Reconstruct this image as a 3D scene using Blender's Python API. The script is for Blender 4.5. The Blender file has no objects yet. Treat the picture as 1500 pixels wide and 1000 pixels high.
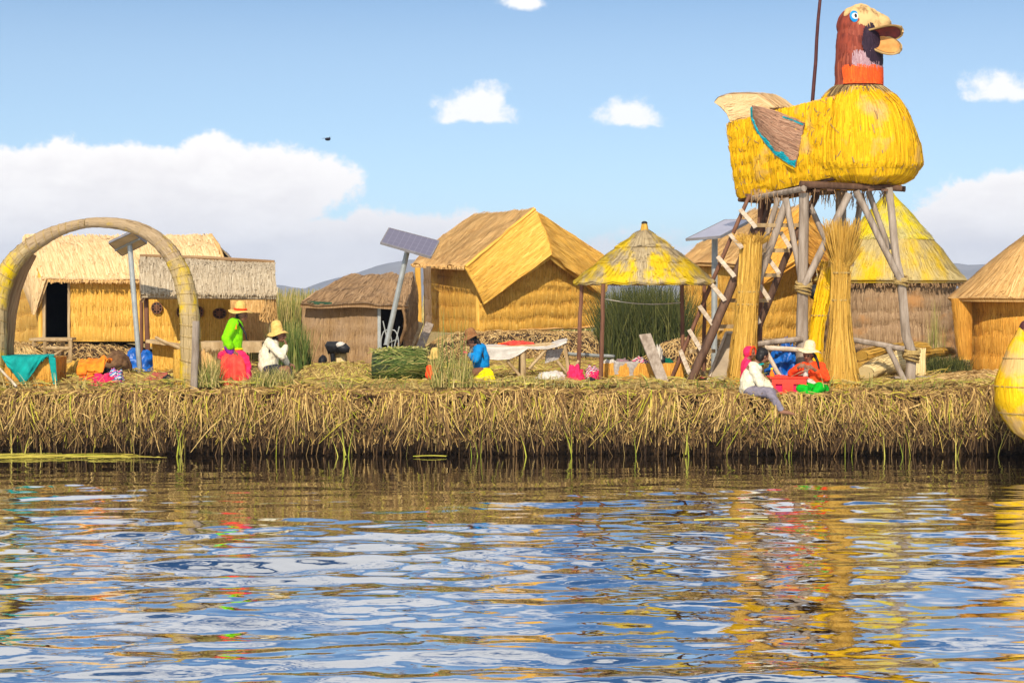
import bpy, math, random
from mathutils import Vector, Matrix, noise
import numpy as np
random.seed(7)
R = math.radians
V = Vector
F_PX, HORIZ, CAM_H = 2500.0, 430.0, 2.4
sc = bpy.context.scene
# ---------------------------------------------------------------- camera
cam_d = bpy.data.cameras.new('camera'); cam = bpy.data.objects.new('camera', cam_d)
sc.collection.objects.link(cam); sc.camera = cam
cam.location = (0, 0, CAM_H); cam.rotation_euler = (R(90), 0, 0)
cam_d.sensor_width = 36; cam_d.lens = 60; cam_d.shift_y = -70/1500.0
cam_d.clip_start = 0.1; cam_d.clip_end = 20000
sc.view_settings.view_transform = 'Standard'; sc.view_settings.look = 'None'
sc.view_settings.exposure = 0.24; sc.view_settings.gamma = 1
# ---------------------------------------------------------------- sun
SUN_EL, SUN_AZ = 35, 190      # azimuth clockwise from +Y: behind the camera, to its left
sl = bpy.data.lights.new('sun', 'SUN'); so = bpy.data.objects.new('sun', sl)
sc.collection.objects.link(so); sl.energy = 3.9; sl.angle = R(0.6); sl.color = (1, 0.90, 0.74)
sd = V((math.sin(R(SUN_AZ))*math.cos(R(SUN_EL)), math.cos(R(SUN_AZ))*math.cos(R(SUN_EL)), math.sin(R(SUN_EL))))
so.rotation_euler = sd.to_track_quat('Z', 'Y').to_euler()
# ---------------------------------------------------------------- world: sky and clouds by direction
w = bpy.data.worlds.new('World'); sc.world = w; w.use_nodes = True
nt = w.node_tree; nt.nodes.clear(); N = nt.nodes.new; L = nt.links.new
def wm(op, a, b=None, c=None, clamp=False):
    n = N('ShaderNodeMath'); n.operation = op; n.use_clamp = clamp
    for i, x in enumerate((a, b, c)):
        if x is None: continue
        if isinstance(x, (int, float)): n.inputs[i].default_value = x
        else: L(x, n.inputs[i])
    return n.outputs[0]
def wv(op, a, b):
    n = N('ShaderNodeVectorMath'); n.operation = op
    for i, x in enumerate((a, b)):
        if x is None: continue
        if isinstance(x, tuple): n.inputs[i].default_value = x
        else: L(x, n.inputs[i])
    return n.outputs['Value'] if op == 'LENGTH' else n.outputs[0]
def wmr(x, a, b, c=0.0, d=1.0, smooth=True):
    n = N('ShaderNodeMapRange'); n.interpolation_type = 'SMOOTHSTEP' if smooth else 'LINEAR'
    L(x, n.inputs[0])
    for i, q in enumerate((a, b, c, d)): n.inputs[i+1].default_value = q
    return n.outputs[0]
sky = N('ShaderNodeTexSky'); sky.sky_type = 'NISHITA'; sky.sun_disc = False
sky.sun_elevation = R(SUN_EL); sky.sun_rotation = R(SUN_AZ); sky.altitude = 3800; sky.dust_density = 0.6; sky.air_density = 1.0; sky.ozone_density = 1.2
tc = N('ShaderNodeTexCoord'); sx = N('ShaderNodeSeparateXYZ'); L(tc.outputs['Generated'], sx.inputs[0])
az = wm('ARCTAN2', sx.outputs[0], sx.outputs[1]); el = wm('ARCSINE', sx.outputs[2])
cb = N('ShaderNodeCombineXYZ'); L(az, cb.inputs[0]); L(el, cb.inputs[1]); ang = cb.outputs[0]
def wnoise(scale, detail, rough=0.55, off=(0, 0, 0), st=(1, 1, 1)):
    m = N('ShaderNodeMapping'); L(ang, m.inputs[0]); m.inputs[1].default_value = off; m.inputs[3].default_value = st
    n = N('ShaderNodeTexNoise'); L(m.outputs[0], n.inputs['Vector']); n.inputs['Scale'].default_value = scale
    n.inputs['Detail'].default_value = detail; n.inputs['Roughness'].default_value = rough
    return n.outputs[0]
n1 = wnoise(24, 9, 0.66)
def blob(px, py, rx, ry, flat=None):
    a = math.atan((px-750)/F_PX); e = (HORIZ-py)/F_PX
    s = wv('SUBTRACT', ang, (a, e, 0)); s = wv('MULTIPLY', s, (F_PX/rx, F_PX/ry, 0))
    m = wm('SUBTRACT', 1.0, wv('LENGTH', s, None))
    if flat is not None:
        m = wm('MINIMUM', m, wm('MULTIPLY', wm('SUBTRACT', el, (HORIZ-flat)/F_PX), F_PX/14.0))
    return m
def big(lst):
    r = None
    for b in lst:
        q = blob(*b); r = q if r is None else wm('MAXIMUM', r, q)
    return r
B1 = big([(130, 300, 300, 95), (330, 285, 200, 85), (-150, 330, 260, 120), (60, 400, 620, 90), (520, 395, 240, 98), (660, 400, 150, 100), (1470, 345, 150, 95), (1500, 305, 90, 62), (1600, 330, 200, 110), (1390, 400, 260, 50)])
B2 = big([(697, 170, 70, 44, 184), (704, 152, 36, 38, 184), (925, 180, 56, 36, 190), (1464, 148, 56, 38, 162), (768, 8, 46, 12), (880, 375, 230, 38), (130, -4, 60, 10)])
d1 = wm('ADD', B1, wm('MULTIPLY', wm('SUBTRACT', n1, 0.5), 1.15))
c1 = wmr(d1, 0.01, 0.20)
n2 = wnoise(60, 6, 0.6, (3, 1, 0))
d2 = wm('ADD', B2, wm('MULTIPLY', wm('SUBTRACT', n2, 0.5), 2.1))
c2 = wmr(d2, -0.02, 0.62)
# high clouds over the viewer (what the lake mirrors)
n3 = wnoise(7, 6, 0.6, (1.3, 4.0, 0), (1, 1.6, 1))
c3 = wm('MULTIPLY', wmr(n3, 0.44, 0.54), wmr(el, 0.185, 0.26))
cov = wm('MAXIMUM', wm('MAXIMUM', c1, wm('MULTIPLY', c2, 0.85)), wm('MULTIPLY', c3, 0.9))
veil = wm('ADD', wm('MULTIPLY', wmr(el, 0.12, 0.0), 0.10), wm('MULTIPLY', wmr(el, 0.22, 0.12), 0.22))
# cloud tone: brighter tops, greyer inner bodies
n4 = wnoise(11, 6, 0.62, (5, 2, 0), (1, 2.6, 1))
n5 = wnoise(40, 5, 0.6, (1, 7, 0), (1, 1.6, 1))
tone = wm('ADD', wm('MULTIPLY', wmr(n4, 0.38, 0.62), 0.6), wm('MULTIPLY', wmr(n5, 0.35, 0.65), 0.4))
lowb = wmr(el, 0.035, 0.075)
tone = wm('MAXIMUM', wm('MAXIMUM', tone, wm('MULTIPLY', wmr(d1, 0.75, 0.15), wm('ADD', wm('MULTIPLY', lowb, 0.4), 0.6))), wmr(el, 0.16, 0.22))
tone = wm('MAXIMUM', tone, wm('MULTIPLY', c2, 0.9))
cm = N('ShaderNodeMix'); cm.data_type = 'RGBA'; L(tone, cm.inputs[0])
CLB = 9.8
cm.inputs[6].default_value = (0.95*CLB, 0.91*CLB, 0.89*CLB, 1); cm.inputs[7].default_value = (1.08*CLB, 1.04*CLB, 1.0*CLB, 1)
tint = N('ShaderNodeMix'); tint.data_type = 'RGBA'; tint.blend_type = 'MULTIPLY'; tint.inputs[0].default_value = 1
tm = N('ShaderNodeMix'); tm.data_type = 'RGBA'; L(wmr(el, 0.15, 0.34), tm.inputs[0]); tm.inputs[6].default_value = (0.84, 0.97, 1.0, 1); tm.inputs[7].default_value = (0.52, 0.92, 1.12, 1)
L(sky.outputs[0], tint.inputs[6]); L(tm.outputs[2], tint.inputs[7])
vm = N('ShaderNodeMix'); vm.data_type = 'RGBA'; L(veil, vm.inputs[0]); L(tint.outputs[2], vm.inputs[6]); vm.inputs[7].default_value = (0.78*CLB, 0.93*CLB, 1.0*CLB, 1)
mx = N('ShaderNodeMix'); mx.data_type = 'RGBA'; L(cov, mx.inputs[0]); L(vm.outputs[2], mx.inputs[6]); L(cm.outputs[2], mx.inputs[7])
bg = N('ShaderNodeBackground'); L(mx.outputs[2], bg.inputs[0]); bg.inputs[1].default_value = 0.10
wo = N('ShaderNodeOutputWorld'); L(bg.outputs[0], wo.inputs[0])
# ---------------------------------------------------------------- materials
def mat(name):
    m = bpy.data.materials.new(name); m.use_nodes = True
    b = m.node_tree.nodes['Principled BSDF']; b.inputs['Roughness'].default_value = 0.8
    b.inputs['Specular IOR Level'].default_value = 0.25
    return m, m.node_tree, b
def nd(t, typ, **k):
    n = t.nodes.new(typ)
    for a, x in k.items(): setattr(n, a, x)
    return n
def ramp(t, src, cols):
    r = nd(t, 'ShaderNodeValToRGB'); e = r.color_ramp.elements
    while len(e) < len(cols): e.new(0.5)
    for i, (p, c) in enumerate(cols): e[i].position = p; e[i].color = (*c, 1)
    t.links.new(src, r.inputs[0]); return r.outputs[0]
def tnoise(t, src, scale, detail=3, mp=(1, 1, 1), rough=0.5):
    m = nd(t, 'ShaderNodeMapping'); m.inputs[3].default_value = mp; t.links.new(src, m.inputs[0])
    n = nd(t, 'ShaderNodeTexNoise'); n.inputs['Scale'].default_value = scale; n.inputs['Detail'].default_value = detail
    n.inputs['Roughness'].default_value = rough; t.links.new(m.outputs[0], n.inputs['Vector']); return n.outputs[0]
def tmix(t, fac, a, b, mode='MIX'):
    n = nd(t, 'ShaderNodeMix', data_type='RGBA', blend_type=mode)
    for i, x in ((0, fac), (6, a), (7, b)):
        if isinstance(x, float): n.inputs[i].default_value = x
        elif isinstance(x, tuple): n.inputs[i].default_value = (*x, 1)
        else: t.links.new(x, n.inputs[i])
    return n.outputs[2]
def bump(t, b, src, strength, dist):
    n = nd(t, 'ShaderNodeBump'); n.inputs['Strength'].default_value = strength; n.inputs['Distance'].default_value = dist
    t.links.new(src, n.inputs['Height']); t.links.new(n.outputs[0], b.inputs['Normal'])
def reed_mat(name, dark, mid, light, weather=None, wamt=(0.5, 0.62), paint=None, pamt=(0.4, 0.5), pscale=1.2, streak=45, pm=(1, 1, 0.6)):
    m, t, b = mat(name)
    uv = nd(t, 'ShaderNodeTexCoord')
    s = tnoise(t, uv.outputs['UV'], 1.0, 3, (streak, 1.1, 1), 0.7)
    col = ramp(t, s, [(0.30, dark), (0.5, mid), (0.68, light)])
    s2 = tnoise(t, uv.outputs['UV'], 1.0, 2, (7, 1.0, 1), 0.6)
    col = tmix(t, 0.55, col, ramp(t, s2, [(0.3, (0.62, 0.58, 0.5)), (0.5, (1, 1, 1)), (0.7, (1.0, 1.0, 1.0))]), 'MULTIPLY')
    if paint:
        p = tnoise(t, uv.outputs['Object'], pscale, 5, pm, 0.65)
        col = tmix(t, ramp(t, p, [(pamt[0], (0, 0, 0)), (pamt[1], (1, 1, 1))]), col, tmix(t, 0.35, paint, col, 'MULTIPLY'))
    if weather:
        p = tnoise(t, uv.outputs['Object'], 1.3, 4, (1, 1, 1), 0.6)
        col = tmix(t, ramp(t, p, [(wamt[0], (0, 0, 0)), (wamt[1], (1, 1, 1))]), col, weather)
        col = tmix(t, 0.25, col, ramp(t, s, [(0.3, (0.45, 0.42, 0.4)), (0.7, (1, 1, 1))]), 'MULTIPLY')
    t.links.new(col, b.inputs['Base Color']); bump(t, b, s, 0.55, 0.025)
    b.inputs['Roughness'].default_value = 0.75
    return m
def straw_mat(name, cols, var=0.5):
    """each blade carries its own whole number in UV.x: a colour of its own"""
    m, t, b = mat(name); uv = nd(t, 'ShaderNodeTexCoord')
    sp = nd(t, 'ShaderNodeSeparateXYZ'); t.links.new(uv.outputs['UV'], sp.inputs[0])
    fl = nd(t, 'ShaderNodeMath', operation='FLOOR'); t.links.new(sp.outputs[0], fl.inputs[0])
    wn = nd(t, 'ShaderNodeTexWhiteNoise', noise_dimensions='1D'); t.links.new(fl.outputs[0], wn.inputs['W'])
    col = ramp(t, wn.outputs['Value'], cols)
    s = tnoise(t, uv.outputs['Object'], 9, 3)
    col = tmix(t, var, col, ramp(t, s, [(0.3, (0.5, 0.42, 0.36)), (0.6, (1, 1, 1))]), 'MULTIPLY')
    t.links.new(col, b.inputs['Base Color']); b.inputs['Roughness'].default_value = 0.7
    return m
def plain(name, c, c2=None, scale=8, rough=0.8, bmp=0.3, mp=(1, 1, 1), spec=0.25, dist=0.01, metal=0.0, pos=(0.35, 0.65)):
    m, t, b = mat(name); uv = nd(t, 'ShaderNodeTexCoord')
    s = tnoise(t, uv.outputs['Object'], scale, 5, mp, 0.6)
    c2 = c2 or tuple(x*0.7 for x in c)
    t.links.new(ramp(t, s, [(pos[0], c2), (pos[1], c)]), b.inputs['Base Color'])
    if bmp: bump(t, b, s, bmp, dist)
    b.inputs['Roughness'].default_value = rough; b.inputs['Specular IOR Level'].default_value = spec; b.inputs['Metallic'].default_value = metal
    return m
M = {}
M['gold'] = reed_mat('golden_reed', (0.40, 0.18, 0.022), (0.76, 0.41, 0.06), (0.94, 0.62, 0.16))
M['orange'] = reed_mat('orange_reed', (0.34, 0.14, 0.018), (0.70, 0.33, 0.045), (0.88, 0.50, 0.10))
M['cream'] = reed_mat('cream_reed', (0.46, 0.29, 0.12), (0.78, 0.53, 0.26), (0.88, 0.66, 0.38), streak=30)
M['tanroof'] = reed_mat('tan_reed', (0.36, 0.19, 0.055), (0.68, 0.40, 0.14), (0.86, 0.58, 0.26))
M['grey'] = reed_mat('grey_reed', (0.26, 0.19, 0.12), (0.47, 0.37, 0.24), (0.64, 0.54, 0.38))
M['brown'] = reed_mat('brown_reed', (0.15, 0.085, 0.04), (0.32, 0.19, 0.09), (0.46, 0.30, 0.16))
M['brownwall'] = reed_mat('brown_wall_reed', (0.17, 0.095, 0.045), (0.36, 0.22, 0.10), (0.52, 0.34, 0.17), weather=(0.40, 0.27, 0.16), wamt=(0.45, 0.6))
M['mauvewall'] = reed_mat('faded_wall_reed', (0.17, 0.10, 0.055), (0.37, 0.235, 0.125), (0.54, 0.37, 0.21), weather=(0.46, 0.23, 0.08), wamt=(0.56, 0.68))
M['yelroof'] = reed_mat('yellow_painted_thatch', (0.22, 0.16, 0.085), (0.42, 0.32, 0.18), (0.58, 0.47, 0.29), paint=(0.84, 0.60, 0.01), pamt=(0.45, 0.56), pscale=2.6, pm=(1, .6, .22))
M['tanyel'] = reed_mat('faded_yellow_thatch', (0.28, 0.19, 0.08), (0.52, 0.40, 0.17), (0.68, 0.53, 0.22), paint=(0.80, 0.56, 0.01), pamt=(0.46, 0.64), pscale=2.0, pm=(1, .6, .25))
M['yelroof2'] = reed_mat('yellow_stained_thatch', (0.30, 0.24, 0.08), (0.50, 0.42, 0.15), (0.64, 0.56, 0.24), paint=(0.85, 0.68, 0.01), pamt=(0.42, 0.55), pscale=1.7)
M['duckyel'] = reed_mat('yellow_painted_reed', (0.50, 0.23, 0.0), (0.82, 0.46, 0.002), (0.95, 0.58, 0.006), weather=(0.66, 0.40, 0.13), wamt=(0.58, 0.70), streak=34)
M['sheaf'] = reed_mat('sheaf_reed', (0.24, 0.115, 0.018), (0.58, 0.32, 0.045), (0.82, 0.53, 0.13), streak=60)
M['arch'] = reed_mat('arch_reed', (0.20, 0.13, 0.07), (0.40, 0.28, 0.155), (0.54, 0.41, 0.26), paint=(0.72, 0.50, 0.0), pamt=(0.58, 0.68), pscale=2.0)
M['archyel'] = reed_mat('arch_yellow_reed', (0.24, 0.16, 0.07), (0.44, 0.32, 0.15), (0.58, 0.45, 0.25), paint=(0.82, 0.58, 0.0), pamt=(0.51, 0.64), pscale=2.6)
M['boat'] = reed_mat('boat_reed', (0.74, 0.42, 0.0), (0.92, 0.56, 0.003), (1.0, 0.64, 0.01), weather=(0.74, 0.47, 0.17), wamt=(0.50, 0.60), streak=25)
M['pale'] = reed_mat('pale_reed', (0.6, 0.42, 0.16), (0.82, 0.63, 0.30), (0.92, 0.75, 0.45))
M['strawbank'] = straw_mat('bank_straw', [(0.0, (0.11, 0.055, 0.022)), (0.32, (0.25, 0.14, 0.045)), (0.60, (0.48, 0.305, 0.095)), (0.84, (0.68, 0.46, 0.17)), (0.92, (0.54, 0.42, 0.045)), (1.0, (0.34, 0.38, 0.02))])
M['shadestraw'] = straw_mat('shade_dark_straw', [(0.0, (0.035, 0.018, 0.009)), (0.4, (0.10, 0.055, 0.022)), (0.75, (0.22, 0.125, 0.045)), (0.93, (0.36, 0.24, 0.09)), (1.0, (0.30, 0.27, 0.03))])  # shade under the bank's overhang, put into the straw colour
M['strawtop'] = straw_mat('floor_straw', [(0.0, (0.22, 0.13, 0.045)), (0.4, (0.46, 0.32, 0.095)), (0.7, (0.64, 0.47, 0.16)), (0.86, (0.60, 0.54, 0.08)), (1.0, (0.38, 0.40, 0.05))])
M['strawmound'] = straw_mat('mound_straw', [(0.0, (0.26, 0.14, 0.05)), (0.4, (0.52, 0.33, 0.12)), (0.75, (0.66, 0.44, 0.17)), (1.0, (0.78, 0.56, 0.26))])
M['grass'] = straw_mat('green_blades', [(0.0, (0.045, 0.085, 0.015)), (0.4, (0.10, 0.15, 0.025)), (0.75, (0.2, 0.23, 0.05)), (1.0, (0.42, 0.36, 0.12))])
M['drygrass'] = straw_mat('dry_blades', [(0.0, (0.10, 0.13, 0.02)), (0.35, (0.24, 0.24, 0.05)), (0.7, (0.46, 0.37, 0.12)), (1.0, (0.62, 0.48, 0.2))])
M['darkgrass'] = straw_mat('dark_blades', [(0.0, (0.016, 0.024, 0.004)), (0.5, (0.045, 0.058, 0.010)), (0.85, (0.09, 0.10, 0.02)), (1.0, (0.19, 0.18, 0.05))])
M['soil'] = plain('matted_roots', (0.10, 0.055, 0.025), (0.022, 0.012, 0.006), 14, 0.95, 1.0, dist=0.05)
M['floor'] = plain('trodden_reed', (0.45, 0.31, 0.10), (0.2, 0.13, 0.045), 10, 0.9, 0.8, dist=0.03)
M['wood'] = plain('grey_wood', (0.42, 0.34, 0.27), (0.22, 0.165, 0.12), 14, 0.75, 0.4, (1, 1, 0.15))
M['dkwood'] = plain('dark_wood', (0.16, 0.085, 0.05), (0.07, 0.035, 0.02), 14, 0.7, 0.4, (1, 1, 0.15))
M['redwood'] = plain('red_brown_wood', (0.24, 0.11, 0.06), (0.12, 0.05, 0.03), 14, 0.7, 0.3, (1, 1, 0.15))
M['lightwood'] = plain('pale_board', (0.70, 0.58, 0.44), (0.45, 0.34, 0.23), 10, 0.7, 0.3)
M['tanwood'] = plain('tan_timber', (0.55, 0.40, 0.22), (0.34, 0.22, 0.10), 12, 0.75, 0.4, (1, 1, 0.2))
M['metal'] = plain('galvanised_pole', (0.45, 0.47, 0.46), (0.33, 0.35, 0.34), 6, 0.45, 0.1, spec=0.5, metal=0.3)
M['cord'] = plain('reed_cord', (0.5, 0.35, 0.13), (0.28, 0.18, 0.06), 40, 0.9, 0.5)
M['black'] = plain('black_plastic', (0.02, 0.02, 0.022), (0.01, 0.01, 0.012), 10, 0.5, 0.1)
M['white'] = plain('white_cloth', (0.68, 0.62, 0.55), (0.50, 0.45, 0.39), 7, 0.85, 0.4)
M['teal'] = plain('teal_cloth', (0.0, 0.34, 0.30), (0.0, 0.22, 0.20), 6, 0.8, 0.5, dist=0.02)
M['blue'] = plain('blue_tarpaulin', (0.005, 0.15, 0.58), (0.0, 0.055, 0.28), 7, 0.4, 0.5, spec=0.5, dist=0.03)
M['redplastic'] = plain('red_plastic', (0.85, 0.045, 0.015), (0.75, 0.035, 0.012), 5, 0.35, 0.0, spec=0.5)
M['skin'] = plain('skin', (0.26, 0.12, 0.065), (0.20, 0.09, 0.05), 12, 0.55, 0.1)
M['hair'] = plain('black_hair', (0.018, 0.014, 0.013), (0.008, 0.006, 0.006), 30, 0.5, 0.5, (1, 1, 0.2))
M['lime'] = plain('lime_knit', (0.26, 0.75, 0.0), (0.18, 0.6, 0.0), 22, 0.9, 0.5)
M['purple'] = plain('purple_cloth', (0.28, 0.02, 0.32), (0.16, 0.01, 0.2), 14, 0.9, 0.4)
M['pink'] = plain('pink_cloth', (0.85, 0.03, 0.14), (0.62, 0.015, 0.08), 14, 0.9, 0.5)
M['coral'] = plain('coral_cloth', (0.95, 0.10, 0.06), (0.75, 0.04, 0.035), 9, 0.85, 0.5, dist=0.02)
M['creamknit'] = plain('cream_knit', (0.80, 0.74, 0.56), (0.62, 0.55, 0.39), 26, 0.95, 0.6)
M['navy'] = plain('dark_cloth', (0.035, 0.035, 0.06), (0.015, 0.015, 0.025), 12, 0.9, 0.4)
M['bluecloth'] = plain('azure_cloth', (0.0, 0.25, 0.60), (0.0, 0.16, 0.45), 12, 0.8, 0.4)
M['yellowcloth'] = plain('yellow_cloth', (0.95, 0.80, 0.0), (0.8, 0.6, 0.0), 12, 0.85, 0.4)
M['redknit'] = plain('red_orange_knit', (0.95, 0.085, 0.012), (0.8, 0.05, 0.01), 20, 0.9, 0.5)
M['greencloth'] = plain('green_cloth', (0.0, 0.50, 0.02), (0.0, 0.34, 0.01), 12, 0.85, 0.4)
M['greycloth'] = plain('grey_trousers', (0.25, 0.22, 0.26), (0.16, 0.14, 0.175), 14, 0.9, 0.4)
M['strawhat'] = plain('straw_hat', (0.78, 0.52, 0.16), (0.6, 0.36, 0.09), 30, 0.8, 0.6)
M['creamhat'] = plain('cream_hat', (0.82, 0.66, 0.42), (0.66, 0.5, 0.28), 30, 0.8, 0.5)
M['brownhat'] = plain('brown_hat', (0.34, 0.16, 0.06), (0.22, 0.09, 0.03), 20, 0.85, 0.4)
M['orangecloth'] = plain('orange_cloth', (0.9, 0.32, 0.02), (0.8, 0.16, 0.01), 7, 0.85, 0.5)
M['greyrag'] = plain('grey_rag', (0.46, 0.42, 0.38), (0.3, 0.25, 0.22), 26, 0.9, 0.5)
# ---------------------------------------------------------------- scene building helpers
def P(px, py, Y): return V(((px-750)/F_PX*Y, Y, CAM_H+(HORIZ-py)/F_PX*Y))
def S(px, Y): return px/F_PX*Y                       # length of px photo pixels at distance Y
GZ = 1.05                                            # height of the reed floor
def Gp(px, Y, dz=0.0): return V(((px-750)/F_PX*Y, Y, GZ+dz))
BASE = {}
def setp(o, label=None, cat=None, group=None, kind=None):
    if label: o['label'] = label
    if cat: o['category'] = cat
    if group: o['group'] = group
    if kind: o['kind'] = kind
    return o
def thing(name, loc, label, cat, group=None):
    o = bpy.data.objects.new(name, None); sc.collection.objects.link(o)
    o.location = V(loc); o.empty_display_size = 0.2; BASE[o] = V(loc)
    return setp(o, label, cat, group)
UID = [0]
class MB:
    def __init__(s): s.v = []; s.f = []; s.uv = []; s.mi = []
    def quadv(s, pts, uvs=None, mi=0):
        k = len(s.v); s.v += [tuple(p) for p in pts]; s.f.append(tuple(range(k, k+len(pts))))
        s.uv.append(uvs or [(0, 0)]*len(pts)); s.mi.append(mi)
    def grid(s, pts, uvs, nu, nv, closed=False, mi=0):
        """pts[(i, j)] row-major (nv+1) rows of (nu+1)"""
        k = len(s.v); s.v += [tuple(p) for p in pts]; W = nu+1
        for j in range(nv):
            for i in range(nu):
                a = j*W+i; q = (a, a+1, a+1+W, a+W)
                s.f.append(tuple(k+x for x in q)); s.uv.append([uvs[x] for x in q]); s.mi.append(mi)
    def build(s, name, m, parent=None, smooth=True, base=None):
        me = bpy.data.meshes.new(name)
        if parent is not None: b = BASE[parent]
        elif base is not None: b = V(base)
        else:
            xs = [p[0] for p in s.v]; ys = [p[1] for p in s.v]; zs = [p[2] for p in s.v]
            b = V(((min(xs)+max(xs))/2, (min(ys)+max(ys))/2, min(zs)))
        a = np.array([tuple(p) for p in s.v], dtype=np.float64) - np.array(b)
        me.from_pydata(a.tolist(), [], s.f)
        ul = me.uv_layers.new(name='UVMap')
        flat = [c for f in s.uv for q in f for c in q]
        ul.data.foreach_set('uv', flat)
        for q in (m if isinstance(m, (list, tuple)) else [m]): me.materials.append(M[q] if isinstance(q, str) else q)
        me.polygons.foreach_set('material_index', s.mi)
        me.polygons.foreach_set('use_smooth', [smooth]*len(s.f))
        me.update()
        o = bpy.data.objects.new(name, me); sc.collection.objects.link(o)
        if parent is not None: o.parent = parent
        else: o.location = b
        BASE[o] = b
        return o
def bil(a, b, c, d, bow=0.0, n=None):
    a, b, c, d = V(a), V(b), V(c), V(d)
    nn = n if n is not None else V((0, 0, 1))
    def F(u, v):
        p = (a*(1-u)+b*u)*(1-v)+(d*(1-u)+c*u)*v
        if bow: p = p+nn*(bow*math.sin(math.pi*min(max(v, 0), 1)))
        return p
    F.ul = ((b-a).length+(c-d).length)/2; F.vl = ((d-a).length+(c-b).length)/2
    return F
def ring(c0, c1, prof, a0=0.0, a1=2*math.pi, sq=1.0):
    """surface of revolution about c0->c1; prof(v) radius"""
    c0, c1 = V(c0), V(c1)
    def F(u, v):
        a = a0+(a1-a0)*u; r = prof(v); c = c0.lerp(c1, v)
        return c+V((r*math.cos(a), r*math.sin(a)*sq, 0))
    F.ul = abs(a1-a0)*max(prof(0), prof(0.5), prof(1)); F.vl = (c1-c0).length+abs(prof(0)-prof(1))
    return F
def normal(F, u, v, cen):
    e = 0.004; uu = min(max(u, e), 1-e); vv = min(max(v, e), 1-e)
    n = (F(uu+e, vv)-F(uu-e, vv)).cross(F(uu, vv+e)-F(uu, vv-e))
    if n.length < 1e-12: n = V((0, 0, 1))
    n.normalize()
    if n.dot(F(uu, vv)-cen) < 0: n = -n
    return n
def quilt(nc, dep, wob=0.12, seed=0.0):
    def off(u, v):
        t = v*nc+wob*noise.noise(V((u*5+seed, math.floor(v*nc+0.5)*3.1, seed)))
        t -= math.floor(t)
        return dep*(abs(math.sin(math.pi*t))**0.38)+0.22*dep*noise.noise(V((u*30, v*7, seed)))
    off.q = (nc, wob, seed, dep); return off
def lump(amp, f=3.0, seed=0.0):
    return lambda u, v: amp*noise.fractal(V((u*f+seed, v*f, seed)), 1.0, 2.0, 3)
def ties(mb, F, cen, q, r=.009, skip=1):
    nc, wob_, seed, dep = q.q
    for k in range(1, nc):
        pts = []
        for i in range(61):
            u = i/60; v = (k-wob_*noise.noise(V((u*5+seed, k*3.1, seed))))/nc
            pts.append(F(u, v)+normal(F, u, v, cen)*(dep*.35+.004*math.sin(i*2.3)))
        tube(mb, pts, r, 5, False)
def patch(mb, F, nu, nv, cen, off=None, swap=False, mi=0, u0=None):
    pts, uvs = [], []; u0 = random.random()*50 if u0 is None else u0
    for j in range(nv+1):
        for i in range(nu+1):
            u, v = i/nu, j/nv; p = F(u, v)
            if off: p = p+normal(F, u, v, cen)*off(u, v)
            pts.append(p)
            uvs.append((v*F.vl+u0, u*F.ul) if swap else (u*F.ul+u0, v*F.vl))
    mb.grid(pts, uvs, nu, nv, mi=mi)
def slab(mb, F, nu, nv, cen, th, off=None, swap=False):
    """outer and inner skin joined round the rim"""
    o0 = off or (lambda u, v: 0.0)
    pts, uvs = [], []; u0 = random.random()*50; W = nu+1; K = (nu+1)*(nv+1)
    P2 = []
    for j in range(nv+1):
        for i in range(nu+1):
            u, v = i/nu, j/nv; p = F(u, v); n = normal(F, u, v, cen)
            pts.append(p+n*o0(u, v)); P2.append(p-n*th)
            uvs.append((v*F.vl+u0, u*F.ul) if swap else (u*F.ul+u0, v*F.vl))
    k = len(mb.v); mb.v += [tuple(p) for p in pts+P2]
    def q(ids):
        mb.f.append(tuple(k+x for x in ids)); mb.uv.append([uvs[x % K] for x in ids]); mb.mi.append(0)
    for j in range(nv):
        for i in range(nu):
            a = j*W+i; q((a, a+1, a+1+W, a+W)); q((K+a, K+a+W, K+a+W+1, K+a+1))
    for i in range(nu):
        for j in (0, nv): a = j*W+i; q((a, a+1, K+a+1, K+a))
    for j in range(nv):
        for i in (0, nu): a = j*W+i; q((a, a+W, K+a+W, K+a))
def strips(mb, F, n, cen, L=(0.25, 0.6), w=(0.012, 0.03), vr=(0, 1), ur=(0, 1), lift=(0.006, 0.03), off=None, slant=0.05, over=0.0, along='v', seg=3, droop=0.0, intuv=False):
    for _ in range(n):
        u = random.uniform(*ur); ln = random.uniform(*L); v0 = random.uniform(vr[0], vr[1])
        tot = F.vl if along == 'v' else F.ul; sd_ = F.ul if along == 'v' else F.vl
        dv = ln/tot; du = random.gauss(0, slant)*ln/sd_; ww = random.uniform(*w)/sd_/2
        if vr[0] != vr[1] and v0+dv > vr[1]+over: v0 = vr[1]+over*random.random()-dv
        if vr[0] != vr[1]: v0 = max(v0, vr[0]-over*random.random())
        UID[0] += 1; ru = UID[0] if intuv else random.random()*90
        lf = random.uniform(*lift); lf2 = random.uniform(*lift)
        row = []
        for s in range(seg+1):
            t = s/seg; a = v0+dv*t; c = u+du*t
            for sg in (-1, 1):
                cc = min(max(c+sg*ww, -0.02), 1.02)
                q = F(cc, a) if along == 'v' else F(a, cc)
                nn = normal(F, min(max(c, 0), 1), min(max(a, 0), 1), cen) if along == 'v' else normal(F, min(max(a, 0), 1), min(max(c, 0), 1), cen)
                o = lf+(lf2-lf)*t
                if off: o += off(cc, a) if along == 'v' else off(a, cc)
                row.append(q+nn*o)
        for s in range(seg):
            k = s*2
            if intuv: uvs = [(ru+0.5, 0)]*4
            else: uvs = [(ru, t_) for t_ in (s*ln/seg, s*ln/seg, (s+1)*ln/seg, (s+1)*ln/seg)]; uvs[1] = (ru+0.02, uvs[1][1]); uvs[2] = (ru+0.02, uvs[2][1])
            mb.quadv([row[k], row[k+1], row[k+3], row[k+2]], uvs)
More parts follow.
